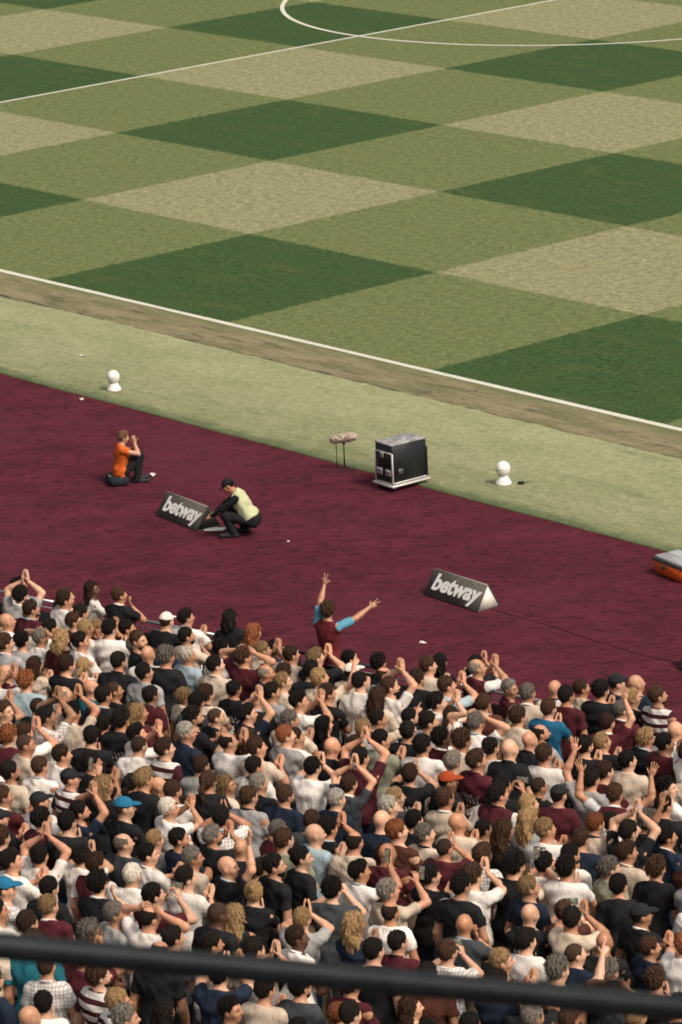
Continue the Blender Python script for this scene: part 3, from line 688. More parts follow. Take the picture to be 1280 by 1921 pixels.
# ---------------------------------------------------------------- the crowd: row, place along the row, offset in the row, size, hair, top, pose, facing, print
CROWD = """
0 -3.27 0.00 0.935 LB w 0 d -
0 -2.66 -0.10 0.979 B k 9 c -
0 -0.64 0.00 0.940 LK k 0 b -
0 2.88 0.00 0.920 LK k 0 b -
0 3.36 0.00 0.956 LK k 0 b -
0 5.12 0.10 0.928 B c 0 c -
0 5.60 0.05 1.033 CK n 0 c -
0 5.90 0.20 1.023 X n 0 c -
0 6.06 -0.10 0.977 Y k 0 c S
0 6.50 -0.20 1.062 B w 0 c -
1 -4.03 0.00 0.975 K w 0 c -
1 -2.94 0.00 0.985 B c 0 c -
1 -0.86 0.00 0.986 K w 1 c -
1 0.27 0.00 0.992 LR l 0 b -
1 0.90 -0.20 0.941 K n 0 c -
1 2.07 -0.15 0.975 K k 0 c -
1 2.56 -0.05 0.968 K k 0 b -
1 3.23 0.00 0.989 B c 0 c -
1 3.93 0.20 1.026 U M 2 c -
1 4.51 -0.05 0.978 G m 1 d -
1 5.22 0.05 1.000 X w 0 b -
1 5.57 -0.20 1.041 K m 0 b -
1 5.75 0.20 1.035 K k 0 b -
1 6.20 0.00 0.968 G m 0 c -
2 -3.80 0.00 0.960 G k 0 b -
2 -3.25 0.00 1.021 K e 2 b -
2 -2.77 -0.20 0.958 Y c 0 c -
2 -2.59 0.15 1.019 B w 0 c -
2 -2.10 0.00 0.980 K w 0 b -
2 -1.63 -0.20 0.941 Y m 0 c -
2 -1.06 -0.15 0.990 K k 0 c -
2 -0.78 0.15 1.021 CW k 0 a -
2 -0.15 0.00 0.985 K c 9 c -
2 0.48 -0.15 0.977 K w 0 b -
2 1.08 0.00 0.976 Y c 2 c -
2 1.56 0.00 0.994 B c 0 c -
2 2.07 0.00 1.020 Y k 0 c -
2 2.61 -0.05 0.979 CW c 0 c -
2 3.10 -0.05 1.003 T w 0 c -
2 3.65 0.00 1.024 B k 0 b -
2 4.16 0.00 1.019 B l 2 c -
2 4.83 -0.15 0.972 B r 1 b -
2 5.23 0.20 1.023 G c 0 b -
2 5.61 -0.05 1.003 B b 1 b -
2 6.54 0.00 0.977 B m 5 b -
2 7.20 -0.20 0.973 Y k 1 b -
2 7.54 0.05 1.006 X w 1 c -
3 -3.05 0.00 0.988 K k 0 b -
3 -2.50 0.10 1.033 B m 0 c -
3 -1.85 -0.15 0.974 K w 0 b -
3 -1.73 0.20 0.971 B m 0 c -
3 -1.35 0.00 1.001 Y w 9 c -
3 -0.88 0.05 1.023 K w 0 b -
3 -0.46 -0.15 0.969 G e 0 b -
3 -0.00 0.00 0.974 K n 0 a -
3 0.47 -0.05 0.974 W l 0 c -
3 1.33 0.05 1.024 B m 0 c -
3 1.84 -0.15 0.971 U n 0 c -
3 1.97 0.20 0.943 LB d 0 b -
3 2.44 0.05 1.029 K k 0 b -
3 2.84 -0.15 1.042 Y c 8 c -
3 3.34 0.05 1.024 K w 0 b P
3 3.82 0.05 1.035 B w 2 c -
3 4.44 0.00 0.999 K w 0 c -
3 4.89 -0.20 0.957 LB c 0 b -
3 5.68 0.00 0.998 B c 0 b -
3 6.23 -0.15 0.973 T e 0 c -
3 7.00 0.00 0.957 Y k 1 c -
3 7.77 0.05 1.025 K m 1 c -
3 8.30 0.00 1.022 B w 0 c -
4 -2.14 0.15 1.020 X w 0 c -
4 -1.67 0.20 0.935 G w 0 c -
4 -1.58 -0.20 0.978 K e 1 b -
4 -1.15 0.00 0.995 LY m 0 b -
4 -0.66 0.00 1.028 K w 0 c -
4 0.10 0.20 1.079 B k 0 d -
4 0.40 0.00 1.026 X w 0 b -
4 0.81 -0.15 1.078 G k 0 b -
4 1.45 0.15 1.028 K c 0 c -
4 1.88 -0.10 0.934 LK k 0 b -
4 2.46 0.15 0.990 LY c 0 c -
4 2.58 -0.20 0.993 K e 0 c -
4 3.25 0.00 1.013 B k 0 c -
4 3.92 0.20 1.012 LB c 0 b -
4 4.23 -0.20 0.957 K c 8 c -
4 4.66 0.00 0.968 K k 0 c -
4 5.05 -0.20 1.041 K w 0 c -
4 5.51 0.10 1.022 G w 0 b -
4 6.35 0.00 0.976 X k 0 b -
4 7.20 0.10 1.024 K k 1 b -
4 7.83 0.00 0.992 K c 0 c -
4 8.75 0.00 1.027 B c 0 b -
5 -1.34 0.00 1.020 B e 0 c -
5 -0.71 -0.15 0.932 LB c 1 b -
5 -0.07 0.00 0.950 LY w 0 a -
5 0.40 0.10 1.022 K k 0 b -
5 1.03 0.00 1.023 K e 0 c -
5 1.66 -0.05 0.911 Y c 0 c -
5 2.14 -0.10 0.977 B c 0 b -
5 2.76 0.00 0.982 X k 0 b -
5 3.38 0.05 1.028 K w 0 c -
5 3.94 -0.05 0.938 LK k 0 c -
5 4.60 -0.10 0.971 Y e 0 b -
5 5.15 0.00 1.011 K k 1 a -
5 5.73 0.00 1.024 K m 0 c -
5 6.11 -0.20 1.077 B c 0 b -
5 6.44 0.05 1.005 K w 0 b -
5 6.78 -0.20 1.070 X k 0 b -
5 7.11 0.10 1.030 B w 1 b -
5 8.00 0.00 1.024 B m 0 b -
5 8.90 0.00 1.004 K w 0 d -
6 -0.58 -0.15 0.970 X m 0 c -
6 0.10 0.15 1.031 B k 1 b -
6 0.74 -0.10 0.970 X t 0 c -
6 1.20 0.00 0.983 S k 0 c -
6 1.68 0.00 0.988 LK m 0 b -
6 2.41 0.00 1.012 K d 0 b -
6 2.87 -0.15 0.971 S k 0 c -
6 3.35 0.00 1.012 K n 2 c -
6 3.86 0.00 1.024 G c 0 c -
6 4.27 -0.20 0.974 B w 0 c -
6 4.82 0.15 0.915 B e 0 c -
6 5.28 0.05 1.028 K o 0 c -
6 5.86 0.15 1.018 K w 0 b -
6 6.30 0.00 0.991 G c 0 b -
6 6.78 -0.10 1.073 B m 0 c P
6 7.60 -0.05 0.970 S k 0 b -
6 8.22 0.15 1.024 K e 6 b -
6 8.65 -0.05 1.008 B V 7 b -
6 9.35 0.00 1.010 K k 0 b -
7 -0.25 0.00 1.012 Y w 0 c -
7 0.40 0.00 1.026 R l 0 b -
7 0.99 0.00 1.012 U w 0 c -
7 1.50 0.15 1.031 K k 0 b -
7 1.74 -0.20 0.887 LK r 0 a -
7 2.19 0.00 0.976 LY m 0 c -
7 3.08 0.00 1.033 K k 1 c -
7 3.95 0.00 0.993 LB k 1 b -
7 4.44 0.10 1.029 R e 0 c -
7 5.03 0.05 1.023 X k 0 b -
7 5.65 0.00 1.028 K m 0 b -
7 6.26 0.00 0.973 B k 2 a -
7 6.80 0.00 0.995 CR k 0 c -
7 7.61 0.10 1.020 K k 3 b -
7 8.17 -0.20 0.993 Y n 0 c -
7 8.21 0.20 0.997 CK m 0 b -
7 9.05 0.00 0.962 K w 0 c -
7 9.55 0.00 1.013 G k 0 b -
7 9.91 -0.20 0.981 K n 6 c -
8 0.45 0.00 0.955 K k 2 c -
8 1.17 0.00 0.988 S k 0 b -
8 1.79 0.00 1.002 K c 0 b -
8 2.45 0.15 1.018 K k 0 b -
8 2.87 0.00 0.989 K w 0 c -
8 3.40 0.15 1.029 W n 0 c -
8 4.14 0.15 1.010 T w 0 c -
8 4.60 0.15 1.030 B c 1 c -
8 4.76 -0.20 0.986 K w 0 b -
8 5.38 0.00 0.999 K w 2 b -
8 5.95 0.00 0.965 LB d 2 b -
8 6.70 0.00 0.951 Y d 1 c -
8 7.46 0.00 1.026 B c 1 b -
8 7.86 0.20 1.065 K m 0 c -
8 7.98 -0.20 0.895 K c 0 c -
8 8.55 0.00 1.010 LY e 9 b -
8 9.17 0.15 1.009 R c 1 b -
8 9.32 -0.20 0.977 B n 0 b -
8 9.71 0.05 1.032 K k 0 b -
8 10.65 0.00 0.983 K r 0 b -
9 1.27 0.20 1.023 B w 0 d -
9 1.84 0.20 1.044 K w 2 c -
9 1.97 -0.20 1.011 B w 2 b -
9 2.65 0.00 1.003 K k 0 a -
9 3.36 0.00 1.015 S w 0 b -
9 3.83 0.10 1.029 B w 0 c V
9 4.35 0.00 0.989 B e 1 b -
9 4.84 -0.05 0.934 LY c 0 d -
9 5.30 0.00 0.961 G k 0 c -
9 5.72 -0.20 0.962 B n 0 b -
9 6.40 0.00 0.977 W n 0 b -
9 7.15 0.00 1.023 W d 0 c -
9 7.61 -0.05 0.972 K k 0 b -
9 8.10 0.00 1.000 X c 1 c -
9 8.58 0.10 0.996 LB k 0 b -
9 9.20 0.20 1.052 Y w 1 c -
9 9.65 0.00 0.981 K w 0 b -
9 10.11 0.20 1.008 B c 0 c -
9 10.22 -0.15 0.971 G o 0 c -
9 10.65 0.00 1.017 B k 0 b -
9 11.15 0.00 1.021 B e 1 b -
10 2.02 0.10 1.010 R m 0 b -
10 2.42 -0.10 1.033 S c 0 c -
10 2.90 0.00 0.995 B w 0 c -
10 3.41 0.00 0.998 K k 1 c -
10 4.08 -0.20 0.944 LK w 0 b -
10 4.50 0.00 0.953 X n 0 c -
10 4.89 -0.20 0.981 B w 1 b -
10 5.07 0.20 1.002 LB k 0 b -
10 5.76 0.00 1.006 B e 0 b -
10 6.65 -0.10 0.960 B d 0 b -
10 7.09 -0.20 0.984 K k 2 b -
10 7.59 0.05 1.033 X n 0 b -
10 8.00 -0.15 1.079 R r 0 c -
10 8.09 0.20 1.000 G c 0 c -
10 8.50 -0.05 0.970 S m 2 b -
10 9.01 0.00 1.005 B j 0 b -
10 9.55 -0.20 0.977 S c 4 b -
10 9.56 0.20 0.969 K w 3 b -
10 10.02 0.05 1.022 K w 0 b -
10 10.76 0.00 0.996 K k 0 b -
10 11.65 0.00 1.017 X w 0 a -
11 2.55 0.00 0.977 B w 0 b -
11 3.00 -0.15 1.008 K c 0 c -
11 3.17 0.20 0.967 B w 0 b -
11 3.69 0.00 0.988 CK w 4 c -
11 4.25 0.00 1.020 LY k 0 c -
11 4.70 0.20 1.048 Y k 0 b -
11 5.19 0.00 0.971 W w 2 c -
11 6.07 0.00 0.993 K w 2 a -
11 6.69 0.00 0.971 G m 0 c -
11 7.25 0.00 1.014 X l 0 c -
11 7.75 0.00 1.016 T c 0 b -
11 8.25 0.00 1.007 X m 0 b -
11 8.94 -0.20 0.978 K k 0 c -
11 9.51 -0.15 1.033 B w 0 b -
11 9.65 0.20 1.050 K k 0 b -
11 10.10 0.00 1.012 Y n 0 c -
11 10.64 -0.10 0.945 LB r 3 b -
11 11.46 0.00 1.021 CK k 0 c -
11 12.10 0.00 0.983 K w 1 c -
12 3.61 -0.15 0.973 B m 0 c -
12 4.08 0.00 0.969 CK w 0 c -
12 4.60 0.00 0.975 K n 0 c -
12 5.14 0.05 1.021 CB k 0 c -
12 5.80 -0.05 0.902 Y e 0 b -
12 6.22 -0.20 0.984 K n 1 c -
12 6.41 0.15 0.955 G k 0 c -
12 6.85 0.00 0.968 X k 0 a -
12 7.24 -0.20 0.919 LK n 0 b -
12 7.39 0.20 1.048 B o 0 b -
12 7.71 -0.10 1.020 LK k 0 c -
12 8.47 0.00 0.997 K w 4 c -
12 9.02 -0.10 0.969 G c 4 c -
12 9.65 0.15 1.027 K k 0 b S
12 10.55 0.00 0.992 X k 0 b -
12 11.10 0.00 1.025 K c 2 a -
12 11.62 -0.20 0.981 X k 0 b -
12 11.93 0.15 0.927 B n 2 c -
12 12.38 0.05 1.019 R w 2 b -
13 4.15 0.00 0.950 CK k 0 c -
13 4.65 0.00 0.997 K m 1 c -
13 5.14 0.00 1.019 K k 1 b -
13 5.82 0.05 0.968 U d 0 c -
13 6.30 -0.05 0.967 K w 0 c -
13 6.80 0.00 0.998 G c 0 c -
13 7.34 0.00 1.015 X k 5 d -
13 7.81 0.20 1.033 K k 0 c -
13 8.61 0.00 0.996 K d 3 b -
13 9.44 0.00 0.972 T w 0 b -
13 10.30 0.00 1.000 X d 9 a -
13 11.15 0.00 0.980 K w 0 b -
13 11.70 0.00 0.975 S n 0 c -
13 12.20 -0.20 0.974 G d 0 b -
13 12.72 0.00 0.974 B k 1 b -
14 4.89 0.00 0.989 B k 0 b -
14 5.54 -0.15 0.979 K w 2 a -
14 5.70 0.20 0.912 K w 2 b -
14 6.14 0.00 0.972 B m 0 b -
14 6.69 -0.15 0.979 W w 0 b -
14 7.33 0.00 1.022 K w 1 c -
14 8.20 0.00 1.017 LY k 1 a -
14 8.90 0.00 0.957 Y e 2 b -
14 9.60 0.00 1.009 LY n 1 c -
14 10.15 0.00 0.961 K m 0 b -
14 10.69 0.00 0.975 B w 3 b -
14 11.35 0.00 1.017 Y r 0 c -
14 12.05 0.00 1.032 G k 8 b -
14 12.70 0.00 0.999 LK d 0 c -
14 13.37 0.00 0.978 K k 0 b -
15 5.70 0.05 1.030 K w 0 c -
15 6.27 -0.20 0.964 K k 0 b -
15 6.90 0.00 1.019 K k 9 a -
15 7.57 0.10 1.026 K m 3 c -
15 8.45 -0.15 1.048 S k 0 b D
15 8.59 0.20 0.990 LY x 0 b -
15 9.45 0.00 0.994 B w 0 c -
15 10.35 0.05 1.026 K k 0 b -
15 11.10 0.00 0.985 K r 0 b -
15 11.80 0.05 1.024 K n 0 b -
15 12.25 0.00 0.978 K k 2 a -
15 12.72 -0.10 0.974 B w 0 b -
15 13.27 0.10 1.017 Y e 0 b -
16 6.32 0.00 1.029 CB w 0 c -
16 6.95 0.00 0.980 Y m 0 b -
16 7.57 0.20 1.001 G e 0 c -
16 8.00 0.10 1.028 T w 0 b -
16 8.45 0.00 0.990 LK e 0 c -
16 8.95 0.00 1.016 K w 0 c -
16 9.45 0.00 1.026 K c 0 b -
16 9.83 -0.20 0.958 K e 0 b -
16 10.65 0.00 0.976 B m 0 b -
16 11.49 0.00 0.955 LB r 0 c -
16 12.11 -0.10 0.980 K k 0 b -
16 12.57 0.10 1.033 G k 0 b -
17 6.82 0.15 1.001 K w 0 c -
17 7.30 0.00 1.027 B k 0 b -
17 7.97 0.20 1.022 G w 0 c -
17 8.14 -0.20 0.980 B m 0 b -
17 8.85 0.00 1.028 T k 0 b -
17 9.65 0.00 1.025 K n 0 b -
17 10.15 0.00 0.993 K c 0 b -
17 10.51 0.20 1.001 K d 0 b -
17 10.96 0.20 0.915 R k 0 b -
17 11.30 -0.05 1.000 K k 0 b -
17 12.05 0.00 0.977 K w 0 a -
18 7.45 0.00 1.025 W c 0 a -
18 7.87 0.20 1.020 B t 0 b -
18 8.30 0.00 1.000 S w 0 a -
18 8.80 0.00 1.014 B w 0 c -
18 9.74 -0.05 0.931 LK k 0 b -
18 10.36 0.10 1.018 K n 0 d -
18 11.25 0.00 1.002 K w 0 b -
19 8.15 0.00 1.010 B n 0 b -
19 8.85 0.00 0.961 K w 1 a -
19 9.51 0.15 1.026 Y w 0 c -
19 9.95 0.00 1.016 G w 0 c -
19 10.45 0.00 0.967 B n 0 c -
20 9.20 0.00 1.025 X k 0 b -
"""
HEADS = {0: (0, -3), 20: (20, -4), 35: (35, 3), 50: (50, 5)}
CACHE = {}
def bodies(pose, hy, build, sleeve):
    key = (pose, hy, build)
    if key not in CACHE:
        k = skeleton(pose, HEADS[hy], build); me, h = body_mesh(k); CACHE[key] = me
    sk = ('s', pose, build, sleeve)
    if sk not in CACHE: CACHE[sk] = shirt_mesh(skeleton(pose, (0, 0), build), len(CACHE), sleeve=(0 if sleeve == 'none' else .60), infl=.020 if build != 'slim' else .014)
    tk = ('t', build)
    if tk not in CACHE: CACHE[tk] = trousers_mesh(skeleton('0', (0, 0), build))
    return CACHE[key], CACHE[sk], CACHE[tk]
k0 = skeleton()
SHM = [shoe_mesh(k0['legs'][0][2], k0['legs'][0][3]), shoe_mesh(k0['legs'][1][2], k0['legs'][1][3])]
HM = {}
def hair_for(code, r):
    """style mesh, material, part name"""
    if code[0] == 'C': st, m, nm = ('cap', HATM[code[1]], 'hat')
    elif code[0] == 'L': st, m, nm = r.choice(['long', 'long', 'tail', 'bob', 'bun']), HAIRM[code[1]], 'hair'
    elif code == 'X': return None
    elif code in 'TU': st, m, nm = 'ring', HAIRM[code], 'hair'
    elif code == 'S': st, m, nm = 'buzz', HAIRM['S'], 'hair'
    else: st, m, nm = r.choice(['short', 'short', 'short', 'messy', 'quiff']), HAIRM[code], 'hair'
    key = (st, r.randint(0, 2))
    if key not in HM: HM[key] = hair_mesh(st, 7*len(HM)+1)
    return HM[key], m, nm
BEARD = beard_mesh()
def collar_mesh(lb):
    t = np.linspace(0, 2*math.pi, 25)[:-1]; P = []
    for dz, dr in ((0, .010), (.022, .004), (.028, .010), (.004, .020)): P += [((.064*lb+dr)*math.sin(a), -.020+(.062*lb+dr)*math.cos(a), 1.487-.034*(math.cos(a)+.1)+dz) for a in t]
    n = 24; Q = [(r_*n+i, r_*n+(i+1) % n, ((r_+1) % 4)*n+(i+1) % n, ((r_+1) % 4)*n+i) for r_ in range(4) for i in range(n)]
    return MB().add(P, Q).mesh('collar', True)
COLLAR = {b_: collar_mesh(BUILD[b_][3]) for b_ in BUILD}
POSEW = {'0': '', '0b': '', '0f': '', '0x': '', '1': 'clapping at chest height', '2': 'clapping at face height', '2t': 'clapping overhead', '3': 'holding up a phone in both hands', '4': 'holding up a phone in one hand', '5': 'right arm raised high', '6': 'left arm raised high', '7': 'both arms raised wide', '8': 'pointing ahead with one arm', '9': 'hand on chin', 'h': 'hands on head'}
TOPW = {'w': 'white T-shirt', 'c': 'cream T-shirt', 'e': 'grey T-shirt', 'k': 'black T-shirt', 'n': 'navy T-shirt', 'm': 'claret shirt', 't': 'teal shirt', 'b': 'blue shirt', 'l': 'pale blue shirt', 'o': 'olive shirt', 'd': 'charcoal shirt', 'r': 'rust brown shirt', 'M': 'claret shirt with white sleeves', 'V': 'claret shirt with pale grey sleeves', 'j': 'white checked shirt', 'x': 'black sleeveless top', 'wP': 'white printed shirt', 'mP': 'claret printed shirt', 'kS': 'black shirt with white piping', 'kP': 'black printed shirt', 'wV': 'white and claret hooped shirt'}
TOPS = {'w': 'white', 'c': 'cream', 'e': 'grey', 'k': 'black', 'n': 'navy', 'm': 'claret', 't': 'teal', 'b': 'blue', 'l': 'pale blue', 'o': 'olive', 'd': 'charcoal', 'r': 'rust', 'M': 'claret', 'V': 'claret', 'j': 'checked', 'x': 'black', 'wP': 'printed white', 'mP': 'printed claret', 'kS': 'piped black', 'kP': 'printed black', 'wV': 'hooped'}
HATW = {'K': 'black cap', 'W': 'white cap', 'R': 'red cap', 'B': 'blue cap', 'N': 'navy cap'}
ORD = ['first', 'second', 'third', 'fourth', 'fifth', 'sixth', 'seventh', 'eighth', 'ninth', 'tenth', 'eleventh', 'twelfth', 'thirteenth', 'fourteenth', 'fifteenth', 'sixteenth', 'seventeenth', 'eighteenth', 'nineteenth', 'twentieth', 'twenty-first', 'twenty-second', 'twenty-third', 'twenty-fourth', 'twenty-fifth']
PEOPLE = []
def person_parts(root, body, shirt, trou, hairinfo, skin, top, trm, shm, Rh, T=None, shoes=None, beard=None):
    link('body', body, skin, root); link('shirt', shirt, top, root); link('trousers', trou, trm, root)
    for s in (shoes or SHM): link('shoe', s, shm, root)
    piv = PIV if T is None else T[0]; Rm = Rh if T is None else T[1] @ Rh
    eul = Matrix(Rm.tolist()).to_euler()
    if hairinfo: link(hairinfo[2], hairinfo[0], hairinfo[1], root, tuple(piv), eul)
    if hairinfo and hairinfo[2] == 'hat':
        if 'under' not in HM: HM['under'] = hair_mesh('buzz', 5)
        link('hair', HM['under'], HAIRM['B' if root.location[0]*7 % 1 > .5 else 'K'], root, tuple(piv), eul)
    if beard: link('beard', BEARD, beard, root, tuple(piv), eul)
phone_body = MB().box((0, 0, 0), (.0375, .0055, .076), .004).mesh('smartphone'); phone_scr = MB().box((0, -.0062, 0), (.034, .0006, .070)).mesh('screen')
MPH = plain('phone_shell', (.015, .015, .017), .3)
def mat_screen():
    b = NB('phone_screen'); c = b.mix(b.ramp(b.noise(b.coord(), 30, 3), .4, .6), (.10, .14, .07), (.10, .03, .04)); b.color((.02, .02, .02)); b.rough(.15)
    b.set(b.b.inputs['Emission Color'], c); b.b.inputs['Emission Strength'].default_value = .8; return b.m
MSC = mat_screen()
parsed = [l.split() for l in CROWD.strip().splitlines()]
cl = {}
for i, q in enumerate(parsed):
    r = random.Random(1000+i)
    row, s, dn, sc = int(q[0]), float(q[1]), float(q[2]), float(q[3]); hair, top, pose, face, ex = q[4:9]
    female = hair[0] == 'L'
    if pose == '0': pose = r.choice(['0', '0', '0', '0b', '0b', '0b', '0f', '0f', '0x', '1', '1', '2', 'h' if r.random() < .3 else '0b'])
    if pose == '2' and r.random() < .3: pose = '2t'
    if ex == '-':
        v_ = r.random()
        if top == 'm': ex = 'P' if v_ < .22 else '-'; top = 'M' if v_ > .86 else top
        elif top == 'k': ex = 'P' if v_ < .13 else ('S' if v_ > .94 else '-')
        elif top == 'w': ex = 'P' if v_ < .10 else ('V' if v_ > .96 else '-'); top = 'j' if .10 < v_ < .15 else top
    tk = top+ex if top+ex in TOPM else top
    build = 'slim' if female else ('wide' if (pose[0] == '0' and r.random() < .30) or (pose in '12' and r.random() < .2) else ('slim' if pose == '0' and r.random() < .15 else 'avg'))
    bphi, hy = {'a': (-20, 0), 'b': (-12, 20), 'c': (6, 35), 'd': (32, 50)}[face]
    rz = TH-R(bphi+r.uniform(-15, 13))
    p = stand(s, rown(row)+dn, floorz(row)); root = empty('person', tuple(p), rz); root.scale = (sc, sc, sc); root.rotation_euler = (R(r.uniform(-4, 1)), R(r.uniform(-3, 3)), rz)
    bm, sm, tm = bodies(pose, hy, build, 'none' if top == 'x' else 'short')
    Rh = skeleton('0', HEADS[hy])['Rh'] if hy not in cl else cl[hy]; cl[hy] = Rh
    skin = SKIN_DARK if ex == 'D' else (r.choice(SKIN) if r.random() < .93 or hair in 'YRXUW' else r.choice([SKIN_MID, SKIN_DARK]))
    hi = hair_for(hair, r)
    bd = HAIRM[hair if hair in HAIRM else 'B'] if (not female and r.random() < .16 and hair in 'KBSTRG') else None
    person_parts(root, bm, sm, tm, hi, skin, TOPM[tk], r.choice(TROU), r.choice(SHOE), Rh, beard=bd)
    if r.random() < (.22 if top in 'wcenklo' else .35): link('collar', COLLAR[build], r.choice([TOPM['w'], TOPM['k'], TOPM[tk], TOPM['l']]) if top != 'x' else TOPM['k'], root)
    PEOPLE.append(dict(o=root, row=row, s=s, top=tk, pose=pose, hat=HATW[hair[1]] if hair[0] == 'C' else None))
    if pose in ('3', '4'):
        lp = np.array((0, .350, 1.615)) if pose == '3' else np.array((.115, .345, 1.77)); lp = lp*sc; c_, s_ = math.cos(rz), math.sin(rz)
        wp = p+np.array([lp[0]*c_-lp[1]*s_, lp[0]*s_+lp[1]*c_, lp[2]])
        ph = link('smartphone', phone_body, MPH, None, tuple(wp), (R(-8), R(90) if pose == '3' and r.random() < .4 else 0, rz)); link('screen', phone_scr, MSC, ph)
        PEOPLE[-1]['phone'] = ph
# labels: look first, then neighbours, then the place in the row
rows = {}
for d in PEOPLE: rows.setdefault(d['row'], []).append(d)
for k, L in rows.items():
    L.sort(key=lambda d: d['s'])
    for i, d in enumerate(L):
        d['i'] = i; lf = TOPS[L[i-1]['top']] if i else None; rt = TOPS[L[i+1]['top']] if i+1 < len(L) else None
        d['base'] = 'person in '+TOPW[d['top']]+(' and '+d['hat'] if d['hat'] else '')+(', '+POSEW[d['pose']] if POSEW[d['pose']] else '')
        nb = ('between %s and %s tops' % (lf, rt)) if lf and rt else ('at the %s end of the row beside a %s top' % ('right', lf) if lf else 'at the left end of the row beside a %s top' % rt)
        d['c'] = [d['base'], d['base']+', '+nb, d['base']+', %s from left in %s row behind the barrier' % (ORD[i], ORD[k])]
        d['c'] = [c if len(c.split()) <= 16 else None for c in d['c']]
        if d['c'][2] is None: d['c'][2] = 'person in '+TOPW[d['top']]+', %s from left in %s row behind the barrier' % (ORD[i], ORD[k])
from collections import Counter
cn = [Counter(d['c'][j] for d in PEOPLE) for j in range(3)]
seen = set()
for d in PEOPLE:
    lab = next((d['c'][j] for j in range(3) if d['c'][j] and cn[j][d['c'][j]] == 1), d['c'][2])
    tag(d['o'], lab, 'person', 'spectators standing in the lower stand'); d['lab'] = lab
    if 'phone' in d: tag(d['phone'], 'black phone held up by the '+lab.replace('person in ', '').split(',')[0]+' wearer, %s row' % ORD[d['row']], 'phone', 'phones held up in the crowd')
ph_l = Counter(d['phone']['label'] for d in PEOPLE if 'phone' in d)
for d in PEOPLE:
    if 'phone' in d and ph_l[d['phone']['label']] > 1: d['phone']['label'] += ', %s from left' % ORD[d['i']]

# ---------------------------------------------------------------- supporter at the barrier
def solo(loc, rz, sk, hair, skin, topm, trm, shm, label, **kw):
    root = empty('person', loc, rz); root.scale = (kw.get('sc', 1),)*3; me, h = body_mesh(sk, spec=kw.get('spec', False))
    sh = [shoe_mesh(g[2], g[3]) for g in sk['legs']]
    T = None if not kw.get('spec') else (sk['T'](PIV), sk['Rt'])
    person_parts(root, me, shirt_mesh(sk, kw.get('seed', 50), longs=kw.get('longs', False), sleeve=kw.get('sleeve', .6), hem=kw.get('hem', .86), amp=kw.get('amp', .006)), trousers_mesh(sk, 3, kw.get('spec', False)), hair, skin, topm, trm, shm, sk['Rh'], T, sh)
    tag(root, label, 'person'); return root
FP = stand(.42, .16, .002)
solo(tuple(FP), TH+R(6), skeleton('F', (-18, -4), 'slim'), (hair_mesh('messy', 31), HAIRM['B'], 'hair'), SKIN[1], TOPM['F'], TROU[0], SHOE[1], 'person in claret shirt with sky blue sleeves, both arms raised above the barrier', seed=61, sleeve=.78)

# ---------------------------------------------------------------- stewards on the carpet
def face_dir(v): return math.atan2(-v[0], v[1])
orange = mat_cloth('orange_bib', (.62, .115, .018)); hivis = mat_cloth('hi_vis_vest', (.58, .60, .36)); dark = mat_cloth('dark_jacket', (.012, .013, .015))
# seated: faces image right, knees drawn up, hands at the mouth
sp = dict(lean=6, pelvis=(0, -.02, .235), arms={'R': ((.05, .27, .79), (.7, -.2, -.7), (-.25, -.1, .95), (-.6, -.7, .2), 'relax', 0), 'L': ((.045, .31, .74), (.7, -.2, -.7), (-.25, .05, .95), (-.6, -.7, .2), 'relax', 0)},
          legs={'R': ((.10, .36, .54), (.11, .27, .085), (.13, .43, .035)), 'L': ((.10, .38, .53), (.11, .33, .085), (.12, .49, .035))})
sk = skeleton(spec=sp, headrot=(6, -6))
st_loc = np.array([31.78, -8.62, 0.0])
sit = solo(tuple(st_loc), face_dir((.40, .92)), sk, (hair_mesh('quiff', 41), mat_hair('hair_light_brown', (.16, .085, .045)), 'hair'), SKIN[0], orange, TROU[0], SHOE[1], 'person in orange bib sitting with knees up on the claret carpet', spec=True, hem=.80, sleeve=.35, seed=71, amp=.009, sc=.88)
bag = MB().box((0, -.05, .075), (.23, .165, .075), .03).mesh('kit_bag', True)
bo = link('kit_bag', bag, plain('bag_cloth', (.013, .016, .022), .8), None, tuple(st_loc+np.array([-.03, -.03, .002])), (0, 0, face_dir((.40, .92))))
link('handle', MB().tube([(-.10, -.155, .10), (-.07, -.175, .15), (.07, -.175, .15), (.10, -.155, .10)], .008, 8).mesh('handle', True), plain('grey_webbing', (.30, .29, .28), .8), bo)
tag(bo, 'low black kit bag under the seated person in orange', 'bag')
# crouching: faces image left towards the sign
sp = dict(lean=32, pelvis=(0, -.10, .30), arms={'R': ((.13, .60, .33), (.7, .1, -.2), (-.15, .85, -.35), (-.9, .1, .3), 'relax', 0), 'L': ((.14, .58, .36), (.7, .1, -.2), (-.15, .85, -.35), (-.9, .1, .3), 'relax', 0)},
          legs={'R': ((.17, .27, .43), (.14, .04, .10), (.18, .20, .04)), 'L': ((.16, .34, .40), (.13, .20, .09), (.16, .36, .04))})
sk = skeleton(spec=sp, headrot=(-4, -4))
cr_loc = np.array([35.78, -9.20, 0.0]); cr_rz = face_dir((-.76, -.65))
cr = solo(tuple(cr_loc), cr_rz, sk, (hair_mesh('cap', 43), HATM['K'], 'hat'), SKIN[3], dark, TROU[0], SHOE[1], 'person in black cap and pale yellow hi-vis vest crouching at the triangular sign', spec=True, longs=True, hem=.80, seed=81, amp=.004, sc=.95)
link('vest', shirt_mesh(sk, 81, sleeve=0, hem=.97, infl=.034, amp=.008), hivis, cr)

